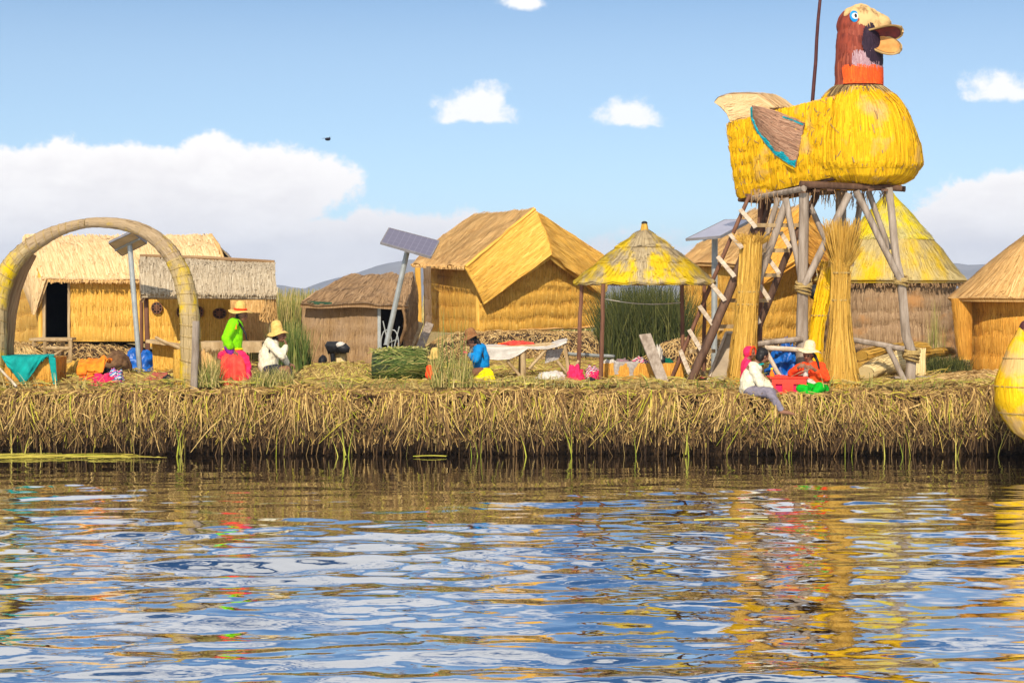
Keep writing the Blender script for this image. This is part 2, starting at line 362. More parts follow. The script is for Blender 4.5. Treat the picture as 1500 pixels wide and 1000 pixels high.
def tube(mb, pts, rad, n=8, cap=True, mi=0, uvw=None):
    pts = [V(p) for p in pts]; m = len(pts)
    if isinstance(rad, (int, float)): rad = [rad]*m
    up = V((0.13, 0.31, 1)).normalized(); prev = None; G = []; UVs = []; d = 0; u0 = random.random()*50
    for i, p in enumerate(pts):
        t = (pts[min(i+1, m-1)]-pts[max(i-1, 0)]).normalized()
        if prev is None:
            a = t.cross(up) if abs(t.dot(up)) < 0.95 else t.cross(V((1, 0, 0)))
        else: a = prev-t*prev.dot(t)
        a.normalize(); prev = a; b = t.cross(a)
        if i: d += (p-pts[i-1]).length
        for k in range(n+1):
            th = 2*math.pi*k/n
            G.append(p+(a*math.cos(th)+b*math.sin(th))*rad[i]); UVs.append((u0+k/n*2*math.pi*max(rad), d))
    mb.grid(G, UVs, n, m-1, mi=mi)
    if cap:
        for i, e in ((0, 0), (m-1, (m-1)*(n+1))):
            if rad[i] > 0.002: mb.quadv([G[e+k] for k in range(n)], mi=mi)
def wob(p0, p1, n=5, amp=0.01):
    p0, p1 = V(p0), V(p1); s = random.random()*99
    return [p0.lerp(p1, i/n)+(noise.noise_vector(V((i*0.7+s, s, 0)))*amp if 0 < i < n else V((0, 0, 0))) for i in range(n+1)]
def bar(mb, p0, p1, w, h, side=None, mi=0):
    """rectangular bar from p0 to p1; w across `side`, h across the third axis"""
    p0, p1 = V(p0), V(p1); t = (p1-p0).normalized()
    s = V(side) if side is not None else V((0, 1, 0))
    s = (s-t*s.dot(t)).normalized(); r = t.cross(s)
    c = [p+s*(a*w/2)+r*(b*h/2) for p in (p0, p1) for a, b in ((-1, -1), (1, -1), (1, 1), (-1, 1))]
    ln = (p1-p0).length
    for q in ((0, 1, 5, 4), (1, 2, 6, 5), (2, 3, 7, 6), (3, 0, 4, 7), (3, 2, 1, 0), (4, 5, 6, 7)):
        mb.quadv([c[x] for x in q], [(0, 0), (w, 0), (w, ln), (0, ln)], mi)
def box(mb, lo, hi, mi=0):
    lo, hi = V(lo), V(hi)
    bar(mb, V((lo.x, (lo.y+hi.y)/2, (lo.z+hi.z)/2)), V((hi.x, (lo.y+hi.y)/2, (lo.z+hi.z)/2)), hi.y-lo.y, hi.z-lo.z, (0, 1, 0), mi)
def ell(mb, c, r, n=14, m=9, axes=None, mi=0, jit=0.0, seed=0.0, fold=0.0):
    c = V(c); ax = axes or (V((1, 0, 0)), V((0, 1, 0)), V((0, 0, 1)))
    G, U = [], []
    for j in range(m+1):
        ph = math.pi*j/m
        for i in range(n+1):
            th = 2*math.pi*(i % n)/n; d = V((math.sin(ph)*math.cos(th), math.sin(ph)*math.sin(th), -math.cos(ph)))
            k = 1+(jit*noise.fractal(d*2.2+V((seed, 0, seed)), 1, 2, 3)-fold*abs(noise.noise(V((d.x*4+seed, d.y*4, d.z*2.2))))-fold*.6*abs(noise.noise(V((d.x*8, d.y*8+seed, d.z*5)))) if jit else 0)
            G.append(c+(ax[0]*d.x*r[0]+ax[1]*d.y*r[1]+ax[2]*d.z*r[2])*k); U.append((i/n, j/m))
    mb.grid(G, U, n, m, mi=mi)
def blade(mb, p, h, w, lean, seg=3, curve=0.5):
    UID[0] += 1; u = UID[0]+0.5; a = random.random()*math.pi; sx_ = V((math.cos(a), math.sin(a)*0.4, 0))*w/2
    prev = None
    for s in range(seg+1):
        t = s/seg; c = V(p)+V((lean[0]*t**(1+curve), lean[1]*t**(1+curve), h*(t-0.15*curve*t*t*(abs(lean[0])/max(h, .01)))))
        k = (1-t*0.85); cur = (c-sx_*k, c+sx_*k)
        if prev: mb.quadv([prev[0], prev[1], cur[1], cur[0]], [(u, 0)]*4)
        prev = cur
def straw(mb, p0, p1, w, sag=0.0, seg=3, side=None):
    UID[0] += 1; u = UID[0]+0.5; p0, p1 = V(p0), V(p1); d = p1-p0
    s = d.cross(V((random.uniform(-.4, .4), 1, random.uniform(-.4, .4)))) if side is None else V(side)
    if s.length < 1e-6: s = V((1, 0, 0))
    s = s.normalized()*w/2; prev = None
    for k in range(seg+1):
        t = k/seg; c = p0+d*t+V((0, 0, sag*4*t*(1-t))); q = 1-0.5*t
        cur = (c-s*q, c+s*q)
        if prev: mb.quadv([prev[0], prev[1], cur[1], cur[0]], [(u, 0)]*4)
        prev = cur
def remeshed(mb, name, m, parent, voxel, smooth=4, disp=None):
    """fuse the pieces of mb into one continuous surface"""
    o = mb.build(name, m, parent)
    r = o.modifiers.new('r', 'REMESH'); r.mode = 'VOXEL'; r.voxel_size = voxel
    s = o.modifiers.new('s', 'SMOOTH'); s.iterations = smooth; s.factor = 0.6
    dg = bpy.context.evaluated_depsgraph_get(); dg.update()
    me = bpy.data.meshes.new_from_object(o.evaluated_get(dg)); o.modifiers.clear(); old = o.data; o.data = me; me.name = name
    bpy.data.meshes.remove(old)
    if not me.materials: me.materials.append(M[m])
    if disp:
        n = len(me.vertices); co = np.empty(n*3); me.vertices.foreach_get('co', co); co = co.reshape(-1, 3)
        no = np.empty(n*3); me.vertices.foreach_get('normal', no); no = no.reshape(-1, 3)
        k = np.array([disp(V(c)) for c in co]); co += no*k[:, None]; me.vertices.foreach_set('co', co.ravel())
    me.polygons.foreach_set('use_smooth', [True]*len(me.polygons)); me.update()
    return o

M['roomshade'] = plain('shade_black_reed', (0.02, 0.014, 0.01), (0.01, 0.007, 0.005), 8, 0.95, 0.2)  # near-black colour standing in for the shade inside the huts
def striped(name, cols, scale=14, ax='z'):
    m, t, b = mat(name); uv = nd(t, 'ShaderNodeTexCoord'); mp = nd(t, 'ShaderNodeMapping'); t.links.new(uv.outputs['Object'], mp.inputs[0])
    mp.inputs[2].default_value = (0.5, 0.4, 0.6) if ax == 'z' else (0.2, 1.2, 0.3)
    sp = nd(t, 'ShaderNodeSeparateXYZ'); t.links.new(mp.outputs[0], sp.inputs[0])
    n = nd(t, 'ShaderNodeMath', operation='MULTIPLY'); t.links.new(sp.outputs[2], n.inputs[0]); n.inputs[1].default_value = scale
    fr = nd(t, 'ShaderNodeMath', operation='FRACT'); t.links.new(n.outputs[0], fr.inputs[0])
    r = nd(t, 'ShaderNodeValToRGB'); r.color_ramp.interpolation = 'CONSTANT'; e = r.color_ramp.elements
    while len(e) < len(cols): e.new(0.5)
    for i, c in enumerate(cols): e[i].position = i/len(cols); e[i].color = (*c, 1)
    t.links.new(fr.outputs[0], r.inputs[0]); t.links.new(r.outputs[0], b.inputs['Base Color'])
    bump(t, b, tnoise(t, uv.outputs['Object'], 18, 4), .5, .02); b.inputs['Roughness'].default_value = .9; return m
M['stripeA'] = striped('striped_textile', [(.7, .03, .04), (.75, .70, .62), (.05, .04, .05), (.8, .05, .2), (.7, .65, .6), (.08, .2, .35)])
M['stripeB'] = striped('patterned_textile', [(.8, .12, .02), (.85, .35, .03), (.6, .02, .05), (.85, .3, .02)], 11)
M['stripeC'] = striped('blue_pink_textile', [(.02, .25, .5), (.75, .1, .3), (.03, .1, .25), (.7, .6, .6)], 12)
# ================================================================ the setting
def water():
    xs = np.concatenate([[-9000, -900, -90, -20], np.arange(-9.6, 9.61, 0.05), [20, 90, 900, 9000]])
    ys = np.concatenate([[-400, -20, 2, 7], np.arange(8.6, 25.9, 0.045), [28, 60, 200, 1200, 12000]])
    X, Y = np.meshgrid(xs, ys); Z = np.zeros_like(X); rg = np.random.RandomState(5)
    for lam, n, a in ((2.6, 5, 0.0046), (1.3, 8, 0.0036), (0.75, 14, 0.0023), (0.42, 20, 0.0010), (0.24, 26, 0.00042)):
        for _ in range(n):
            l = lam*rg.uniform(0.75, 1.3); th = rg.normal(math.pi/2, 0.42); k = 2*math.pi/l
            Z += a*rg.uniform(0.5, 1.2)*np.sin(k*(X*math.cos(th)+Y*math.sin(th))+rg.uniform(0, 6.28))
    pat = np.zeros_like(X)
    for _ in range(10):
        k = rg.uniform(0.5, 1.6); th = rg.uniform(0, 6.28); pat += np.sin(k*(X*math.cos(th)*0.5+Y*math.sin(th))+rg.uniform(0, 6.28))
    env = np.clip(np.clip((26.2-Y)/8.5, 0, 1)**1.6, 0.10, 1.0)*(1+0.16*pat)
    edge = np.clip((Y-8.6)/1.5, 0, 1)*np.clip((26-Y)/1, 0, 1)*np.clip((9.6-np.abs(X))/1.5, 0, 1)
    Z *= np.clip(env, 0.06, 1.6)*edge
    nx, ny = len(xs), len(ys)
    co = np.stack([X, Y, Z], -1).reshape(-1, 3)
    idx = np.arange(nx*ny).reshape(ny, nx)
    f = np.stack([idx[:-1, :-1], idx[:-1, 1:], idx[1:, 1:], idx[1:, :-1]], -1).reshape(-1, 4)
    me = bpy.data.meshes.new('water'); me.vertices.add(len(co)); me.vertices.foreach_set('co', co.ravel())
    me.loops.add(f.size); me.loops.foreach_set('vertex_index', f.ravel().astype(np.int32))
    me.polygons.add(len(f)); me.polygons.foreach_set('loop_start', np.arange(0, f.size, 4, dtype=np.int32))
    me.polygons.foreach_set('use_smooth', [True]*len(f)); me.update(calc_edges=True); me.validate()
    m, t, b = mat('lake_water'); tcn = nd(t, 'ShaderNodeTexCoord')
    b.inputs['Base Color'].default_value = (0.50, 0.53, 0.57, 1); b.inputs['Metallic'].default_value = 1.0; b.inputs['Roughness'].default_value = 0.015
    b.inputs['Specular IOR Level'].default_value = 0.5; b.inputs['IOR'].default_value = 1.5
    s = tnoise(t, tcn.outputs['Object'], 5.5, 3, (0.55, 1, 1), 0.5); bump(t, b, s, 0.09, 0.03)
    me.materials.append(m); o = bpy.data.objects.new('water', me); sc.collection.objects.link(o)
    setp(o, 'rippled blue and brown lake mirroring the sky and the island', 'water', kind='structure')
water()
def hills():
    m = plain('hazy_hillside', (0.30, 0.27, 0.24), (0.17, 0.16, 0.15), 0.006, 0.95, 0)
    def prof(px):
        k = [(-900, 30), (-300, 36), (0, 26), (400, 13), (440, 9), (480, 20), (530, 34), (560, 43), (600, 46), (660, 36), (760, 28), (900, 22), (1000, 30), (1150, 44), (1300, 38), (1380, 43), (1430, 40), (1500, 46), (1700, 60), (2000, 40), (2500, 20)]
        for (a, b), (c, d) in zip(k, k[1:]):
            if a <= px <= c: return b+(d-b)*(px-a)/(c-a)
        return 20
    Y0, mb = 2300.0, MB(); n = 220; pts, uvs = [], []
    for j in range(9):
        v = j/8
        for i in range(n+1):
            px = -900+3400*i/n; hh = prof(px)/F_PX*Y0
            hh *= (1+0.10*noise.fractal(V((px*0.02, 3.3, 0)), 1, 2, 4))
            y = Y0-500+800*v; x = (px-750)/F_PX*Y0*(y/Y0)
            z = hh*math.sin(min(v*1.6, 1)*math.pi/2)*(1 if v < .63 else 1-(v-.63)*1.2)
            z += 9*noise.fractal(V((x*0.006, y*0.006, 1.7)), 1, 2, 5)*(v > 0)*min(1, v*4)
            pts.append(V((x, y, z-0.5))); uvs.append((i, j))
    mb.grid(pts, uvs, n, 8); o = mb.build('hills', m, base=(0, Y0, 0)); setp(o, kind='structure')
hills()
# ---- the floating island: matted root bank and trodden reed floor
def frontY(x): return 25.28+0.16*noise.noise(V((x*0.35, 0.4, 0)))+0.07*noise.noise(V((x*1.7, 2.4, 0)))
def topZ(x): return GZ-0.13+0.07*noise.noise(V((x*0.6, 9.4, 0)))+0.05*noise.noise(V((x*2.3, 5.4, 0)))-0.07*math.exp(-((x-4.0)/.8)**4)+(0.11 if x > 6.2 else 0)*min(1, max(0, (x-6.2)))
XL, XR = -12.5, 11.5
def island():
    mb = MB(); nx = 420; rows = []
    for i in range(nx+1):
        x = XL+(XR-XL)*i/nx; y0, zt = frontY(x), topZ(x); col = []
        for z, dy in ((-0.35, 0.5), (0.0, 0.32), (0.12, 0.28), (0.28, 0.24), (0.45, 0.17), (0.62, 0.12), (0.78, 0.03), (0.9, 0.0), (0.97, 0.06), (1.0, 0.22), (1.0, 0.5)):
            f = 0.10*noise.fractal(V((x*2.2, z*4, 0.7)), 1, 2, 4)
            col.append(V((x, y0+dy+f+0.03, zt*z if z > 0 else z)))
        rows.append(col)
    k = len(rows[0]); pts = [rows[i][j] for j in range(k) for i in range(nx+1)]; uvs = [(i*.05, j*.1) for j in range(k) for i in range(nx+1)]
    mb.grid(pts, uvs, nx, k-1)
    setp(mb.build('island_bank', 'soil', base=(0, 25.5, 0)), kind='structure')
    mb = MB(); xs = np.linspace(XL, XR, 260); ys = np.concatenate([np.linspace(25.62, 34, 60), np.linspace(34.4, 62, 30)])
    pts = []; uvs = []
    for j, y in enumerate(ys):
        for x in xs:
            yy = y if j else frontY(x)+0.5
            z = topZ(x) if j == 0 else GZ-0.03+0.05*noise.fractal(V((x*0.9, yy*0.9, 0)), 1, 2, 4)
            pts.append(V((x, yy, z))); uvs.append((x, yy))
    mb.grid(pts, uvs, len(xs)-1, len(ys)-1)
    setp(mb.build('ground', 'floor', base=(0, 40, GZ)), kind='structure')
island()
def bank_straw():
    mb = MB(); rnd = random.uniform
    def field(x, k, sd_): return 0.5+0.9*noise.noise(V((x*k, sd_, 0)))
    for _ in range(24000):
        x = rnd(XL, XR) if random.random() < 0.2 else rnd(-8.1, 8.0)
        y0, zt = frontY(x), topZ(x); UID[0] += 1; u = UID[0]+0.5; r = random.random()
        clump = 0.55*field(x, 2.1, 7.0)+0.45*field(x, 6.5, 3.0)
        wd = rnd(0.010, 0.026); undershade = 0
        if r < 0.40:      # upper layer bent over the rim
            if random.random() > 2.7*(clump-0.34): continue
            z0 = zt*rnd(0.86, 1.04); zb = zt*max(rnd(0.25, 0.85), 0.25+0.45*field(x, 3.3, 11)*rnd(.6, 1))
            fwd = rnd(0.08, 0.24); dx = random.gauss(0, 0.10); lift = rnd(0.0, 0.05)
            p = [V((x-dx*0.4, y0+rnd(0.0, 0.25), z0)), V((x-dx*.1, y0-fwd*0.55, z0+lift)), V((x+dx*.3, y0-fwd, z0*0.75+zb*0.25+lift*.5)), V((x+dx*.8, y0-fwd*rnd(.8, 1.1), (z0+zb*2)/3)), V((x+dx*1.3, y0-fwd*rnd(.5, 1.2), zb))]
        elif r < 0.66:    # lower layer, set back: undercut shade put into a darker straw
            undershade = 1
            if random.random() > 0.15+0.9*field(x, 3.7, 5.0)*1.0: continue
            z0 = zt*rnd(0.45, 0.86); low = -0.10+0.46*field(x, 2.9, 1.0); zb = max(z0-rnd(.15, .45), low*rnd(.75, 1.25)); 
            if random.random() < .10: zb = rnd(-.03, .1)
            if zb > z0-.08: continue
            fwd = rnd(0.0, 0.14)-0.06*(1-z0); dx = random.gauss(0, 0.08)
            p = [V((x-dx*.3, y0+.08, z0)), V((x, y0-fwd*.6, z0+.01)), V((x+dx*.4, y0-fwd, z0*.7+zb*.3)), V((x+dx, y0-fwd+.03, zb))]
        elif r < 0.945:    # short stubs
            z0 = rnd(0.3, 1.04)*zt; ln = rnd(0.06, 0.22); a = rnd(-1.5, 1.5); yb = y0-0.04+0.25*max(0, 0.7-z0)
            p = [V((x, yb+0.06, z0)), V((x+math.sin(a)*ln*.3, yb-0.06, z0+.01)), V((x+math.sin(a)*ln*.6, yb-0.11, z0-ln*.4*abs(math.cos(a)))), V((x+math.sin(a)*ln, yb-0.13-.08*random.random(), z0-ln*.9*abs(math.cos(a))))]
        elif r < 0.965:   # long straws slanting across
            z0 = rnd(0.55, 1.02)*zt; ln = rnd(0.3, 0.7); a = rnd(-1.35, -.5); s = random.choice((-1, 1)); wd *= .8
            d = V((s*math.cos(a), 0, math.sin(a)))*ln; yb = y0-rnd(0.14, 0.24)
            p0 = V((x, yb+.05, z0)); p = [p0, p0+d*.33+V((0, -.03, .04)), p0+d*.66+V((0, -.03, .03)), p0+d]
            if p[-1].z < -0.02: continue
        else: continue
        q = None; m = len(p)-1
        sd_ = V((1, rnd(-.5, .5), rnd(-.2, .2))) if abs(p[-1].z-p[0].z) > abs(p[-1].x-p[0].x) else V((0, .3, 1))
        sd_ = sd_.normalized()*wd/2
        for k, c in enumerate(p):
            t = (1-0.55*k/m) if k else .8; cur = (c-sd_*t, c+sd_*t)
            if q: mb.quadv([q[0], q[1], cur[1], cur[0]], [(u, 0)]*4, undershade if undershade else (1 if c.z < .48 and x*7.3 % 1 < .5 else 0))  # low ends of half the other strands take the shade colour too
            q = cur
    # rim: untidy tufts and loose straws on top of the edge
    for _ in range(9000):
        x = rnd(-8.2, 8.2); y0, zt = frontY(x), topZ(x); y = y0+rnd(-0.14, 0.5); a = rnd(0, 6.28); ln = rnd(0.06, 0.28)
        up = abs(random.gauss(0, 0.055))
        straw(mb, (x, y, zt+rnd(-.02, .03)), (x+math.cos(a)*ln, y+math.sin(a)*ln*.6, zt+up*.8), rnd(.008, .02), rnd(0, .03))
    o = mb.build('bank_reeds', ['strawbank', 'shadestraw'], smooth=False, base=(0, 25.2, 0))
    setp(o, 'matted dry reeds hanging over the edge of the floating island', 'reeds', kind='stuff')
    # loose straw over the floor
    mb = MB()
    for _ in range(9000):
        y = 25.6+ (random.random()**1.5)*9; x = rnd(-0.33, 0.33)*y; a = rnd(0, 6.28); ln = rnd(0.08, 0.35)
        z = GZ-0.01+0.05*noise.fractal(V((x*0.9, y*0.9, 0)), 1, 2, 4)
        straw(mb, (x, y, z+rnd(0, .04)), (x+math.cos(a)*ln, y+math.sin(a)*ln, z+abs(random.gauss(0, .05))), rnd(.010, .024), rnd(0, .02), 2)
    o = mb.build('loose_straw', 'strawtop', smooth=False, base=(0, 28, GZ))
    setp(o, 'loose yellow straw scattered over the island floor', 'straw', kind='stuff')
bank_straw()
# green shoots hanging and standing at the waterline
def shoots():
    mb = MB()
    for px in (12, 30, 150, 262, 266, 258, 500, 505, 520, 690, 700, 840, 1010, 1095, 1155, 1240, 1250, 1296, 1325, 1328, 1400, 1458, 60, 410, 600, 770, 930):
        for _ in range(random.randint(1, 3)):
            c = P(px+random.uniform(-6, 6), 660, 25.15); c.z = random.uniform(-0.1, 0.05)
            blade(mb, c, random.uniform(0.3, 0.75), 0.02, (random.uniform(-.18, .18), random.uniform(-.05, .1)))
    o = mb.build('water_shoots', straw_mat('fresh_blades', [(0, (0.17, 0.22, 0.02)), (0.5, (0.36, 0.36, 0.03)), (1, (0.50, 0.42, 0.10))]), smooth=False, base=(0, 25.1, 0))
    setp(o, 'fresh yellow green reed shoots along the waterline', 'reeds', kind='stuff')
shoots()
def grass_clump(label, px0, px1, Y, pytop, n, m='grass', dep=0.5, lean=0.25, w=(0.010, 0.022), zb=GZ-0.05, name='grass_clump', cat='grass', jag=0.5, arch=None):
    mb = MB(); ht = CAM_H+(HORIZ-pytop)/F_PX*Y-zb
    for _ in range(n):
        t = random.random(); x = (px0+(px1-px0)*t-750)/F_PX*Y
        k = (1-jag)+jag*math.sin(math.pi*min(max(t, 0.02), .98))**0.6 if arch is None else arch(t)
        h = ht*k*random.uniform(0.55, 1.05); y = Y+random.uniform(-dep/2, dep/2)
        blade(mb, (x, y, zb), h, random.uniform(*w), (random.gauss(0, lean)*h, random.gauss(0, lean*.6)*h), 4)
    o = mb.build(name, m, smooth=False, base=((px0+px1-1500)/2/F_PX*Y, Y, zb))
    return setp(o, label, cat, kind='stuff')
grass_clump('tall olive and dry reed bed behind the sheltered hut, beyond the seated pair', 380, 470, 38, 425, 2600, 'drygrass', 5, 0.07, (0.02, 0.05), jag=0.1, name='reed_bed', cat='reeds')
grass_clump('green grass growing behind the person in the cream sweater', 398, 452, 29, 468, 650, 'grass', 1.0, 0.10, (0.012, 0.03), jag=.2)
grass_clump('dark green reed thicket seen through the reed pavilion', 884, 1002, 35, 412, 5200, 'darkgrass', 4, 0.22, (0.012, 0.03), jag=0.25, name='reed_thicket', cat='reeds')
grass_clump('low green grass between the arch foot and the red skirt', 288, 322, 25.75, 516, 260, 'drygrass', .4, 0.3)
grass_clump('green grass in front of the person in the cream sweater', 368, 432, 25.75, 532, 300, 'drygrass', .4, 0.35)
grass_clump('tall green reeds standing in front of the teal sweater woman', 632, 692, 25.8, 498, 300, 'drygrass', .5, 0.2, arch=lambda t: 0.35+0.75*abs(math.sin(t*9+.6))*(1-.3*t))
grass_clump('few very tall thin reeds in front of the largest hut', 640, 684, 26.0, 440, 26, 'grass', .4, 0.06, (.012, .018), jag=.3)
grass_clump('short green tufts around the yellow skirt woman and the table legs', 690, 860, 25.8, 548, 380, 'drygrass', .3, 0.3)
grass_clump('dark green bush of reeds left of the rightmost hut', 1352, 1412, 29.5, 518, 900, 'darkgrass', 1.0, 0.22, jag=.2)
grass_clump('thin green blades at the wall foot of the faded round hut', 1356, 1384, 33, 440, 60, 'drygrass', .5, 0.07)
grass_clump('far reed bed on the horizon behind the huts', -500, 2100, 75, 424, 9000, 'drygrass', 10, 0.05, (0.05, 0.11), zb=0.0, jag=0.0, name='far_reeds', cat='reeds')
grass_clump('sparse yellow green tufts along the island rim', -20, 1470, 25.45, 545, 420, 'drygrass', .35, 0.7, jag=0)
# floating reed litter on the lake
for px0, px1, py, lab, nn in ((-30, 245, 668, 'raft of floating yellow reeds against the left bank', 34), (942, 1002, 661, 'floating green reed near the middle of the bank foot', 4), (1318, 1388, 657, 'floating green reed at the right of the bank foot', 5), (605, 662, 668, 'small floating green reed left of the middle', 4), (1012, 1130, 762, 'single long yellow reed floating on open water', 2)):
    mb = MB(); Y = CAM_H*F_PX/(py-HORIZ+2)
    for _ in range(nn):
        a, b = sorted((random.uniform(px0, px1), random.uniform(px0, px1)))
        if nn < 8: a, b = px0+random.uniform(0, 10), px1-random.uniform(0, 10)
        y = Y+random.uniform(-.35, .35)*(nn > 8)
        if nn > 8 and b-a > 110: b = a+random.uniform(40, 110)
        straw(mb, ((a-750)/F_PX*y, y, 0.022), ((b-750)/F_PX*y, y+random.uniform(-.05, .05), 0.024), random.uniform(.02, .045), 0.01, 5, side=(0.05, 1, 0.25))
    o = mb.build('floating_reeds', straw_mat('floating_blades', [(0, (0.50, 0.42, 0.06)), (0.5, (0.62, 0.52, 0.10)), (1, (0.42, 0.46, 0.04))]), smooth=False)
    setp(o, lab, 'reeds', kind='stuff')
# ---- thin air between here and the hills
def haze():
    mb = MB(); box(mb, V((-2500, -14, -1.2)), V((2500, 3300, 95))); o = mb.build('haze', 'soil', smooth=False, base=(0, 0, 0))
    m = bpy.data.materials.new('haze'); m.use_nodes = True; t = m.node_tree; t.nodes.remove(t.nodes['Principled BSDF'])
    v = t.nodes.new('ShaderNodeVolumePrincipled'); v.inputs['Color'].default_value = (.58, .72, 1, 1); v.inputs['Density'].default_value = 0.00028; v.inputs['Anisotropy'].default_value = 0
    t.links.new(v.outputs[0], t.nodes['Material Output'].inputs['Volume']); o.data.materials[0] = m
    setp(o, 'thin blue haze over the lake', 'haze', kind='stuff')
haze()
# ================================================================ huts
def wall(parent, name, a, b, c, d, cen, m, nc, dep=0.05, n=700, over=0.02, nu=70, L=(.2, .5), w=(.012, .028), seed=None):
    """reed mat wall: a,b bottom; c,d top (c above b). Tied in nc courses"""
    mb = MB(); Fn = bil(a, b, c, d); q = quilt(nc, dep, 0.16, random.random()*9 if seed is None else seed)
    patch(mb, Fn, nu, nc*9, cen, q)
    strips(mb, Fn, n, cen, L, w, (0, 1), (0, 1), (.001, .008), q, 0.03, over); ties(mb, Fn, cen, q)
    return mb.build(name, m, parent)
def flat(parent, name, pts, m, uvs=None):
    mb = MB(); mb.quadv(pts, uvs or [(i*.7, i*.9) for i in range(len(pts))]); return mb.build(name, m, parent, smooth=False)
def roofp(parent, name, a, b, c, d, cen, m, th=0.09, n=700, nu=40, nv=20, amp=0.03, L=(.3, .9), w=(.014, .034), along='v', bow=0.0, slant=.05, over=.03, swap=False, ridge=None):
    mb = MB(); nn = None
    Fn = bil(a, b, c, d, bow, (normal(bil(a, b, c, d), .5, .5, cen)) if bow else None)
    if ridge:
        F0 = Fn
        def Fn(u, v): return F0(u, v)+ridge(u, v)
        Fn.ul, Fn.vl = F0.ul, F0.vl
    off = lump(amp, 5, random.random()*9)
    slab(mb, Fn, nu, nv, cen, th, off, swap)
    strips(mb, Fn, n, cen, L, w, (0, 1), (0, 1), (.004, .024), off, slant, over, along)
    return mb.build(name, m, parent)
def fringe(parent, name, p0, p1, n, ln, m, spread=0.06, w=(.012, .03), down=V((0, 0, -1)), sag=0):
    """row of hanging reed ends along an edge"""
    mb = MB(); p0, p1 = V(p0), V(p1)
    for i in range(n):
        t = random.random(); p = p0.lerp(p1, t)+V((0, random.uniform(-.03, .03), random.uniform(-.01, .03)-sag*4*t*(1-t)))
        e = p+down*random.uniform(.4, 1)*ln+V((random.gauss(0, spread)*ln*2, random.uniform(-.04, .02), 0))
        straw(mb, p, e, random.uniform(*w), 0, 2)
        k = len(mb.uv)
        for q in range(k-2, k): mb.uv[q] = [(i*.37, 0), (i*.37+.02, 0), (i*.37+.02, .1), (i*.37, .1)]
    o = mb.build(name, m, parent, smooth=False); o['kind'] = 'stuff'; return o
def pole(parent, name, p0, p1, r0, r1=None, m='wood', amp=0.012, n=7):
    mb = MB(); pts = wob(p0, p1, 6, amp); r1 = r1 or r0
    tube(mb, pts, [r0+(r1-r0)*i/6 for i in range(7)], n)
    return mb.build(name, m, parent) if parent else mb
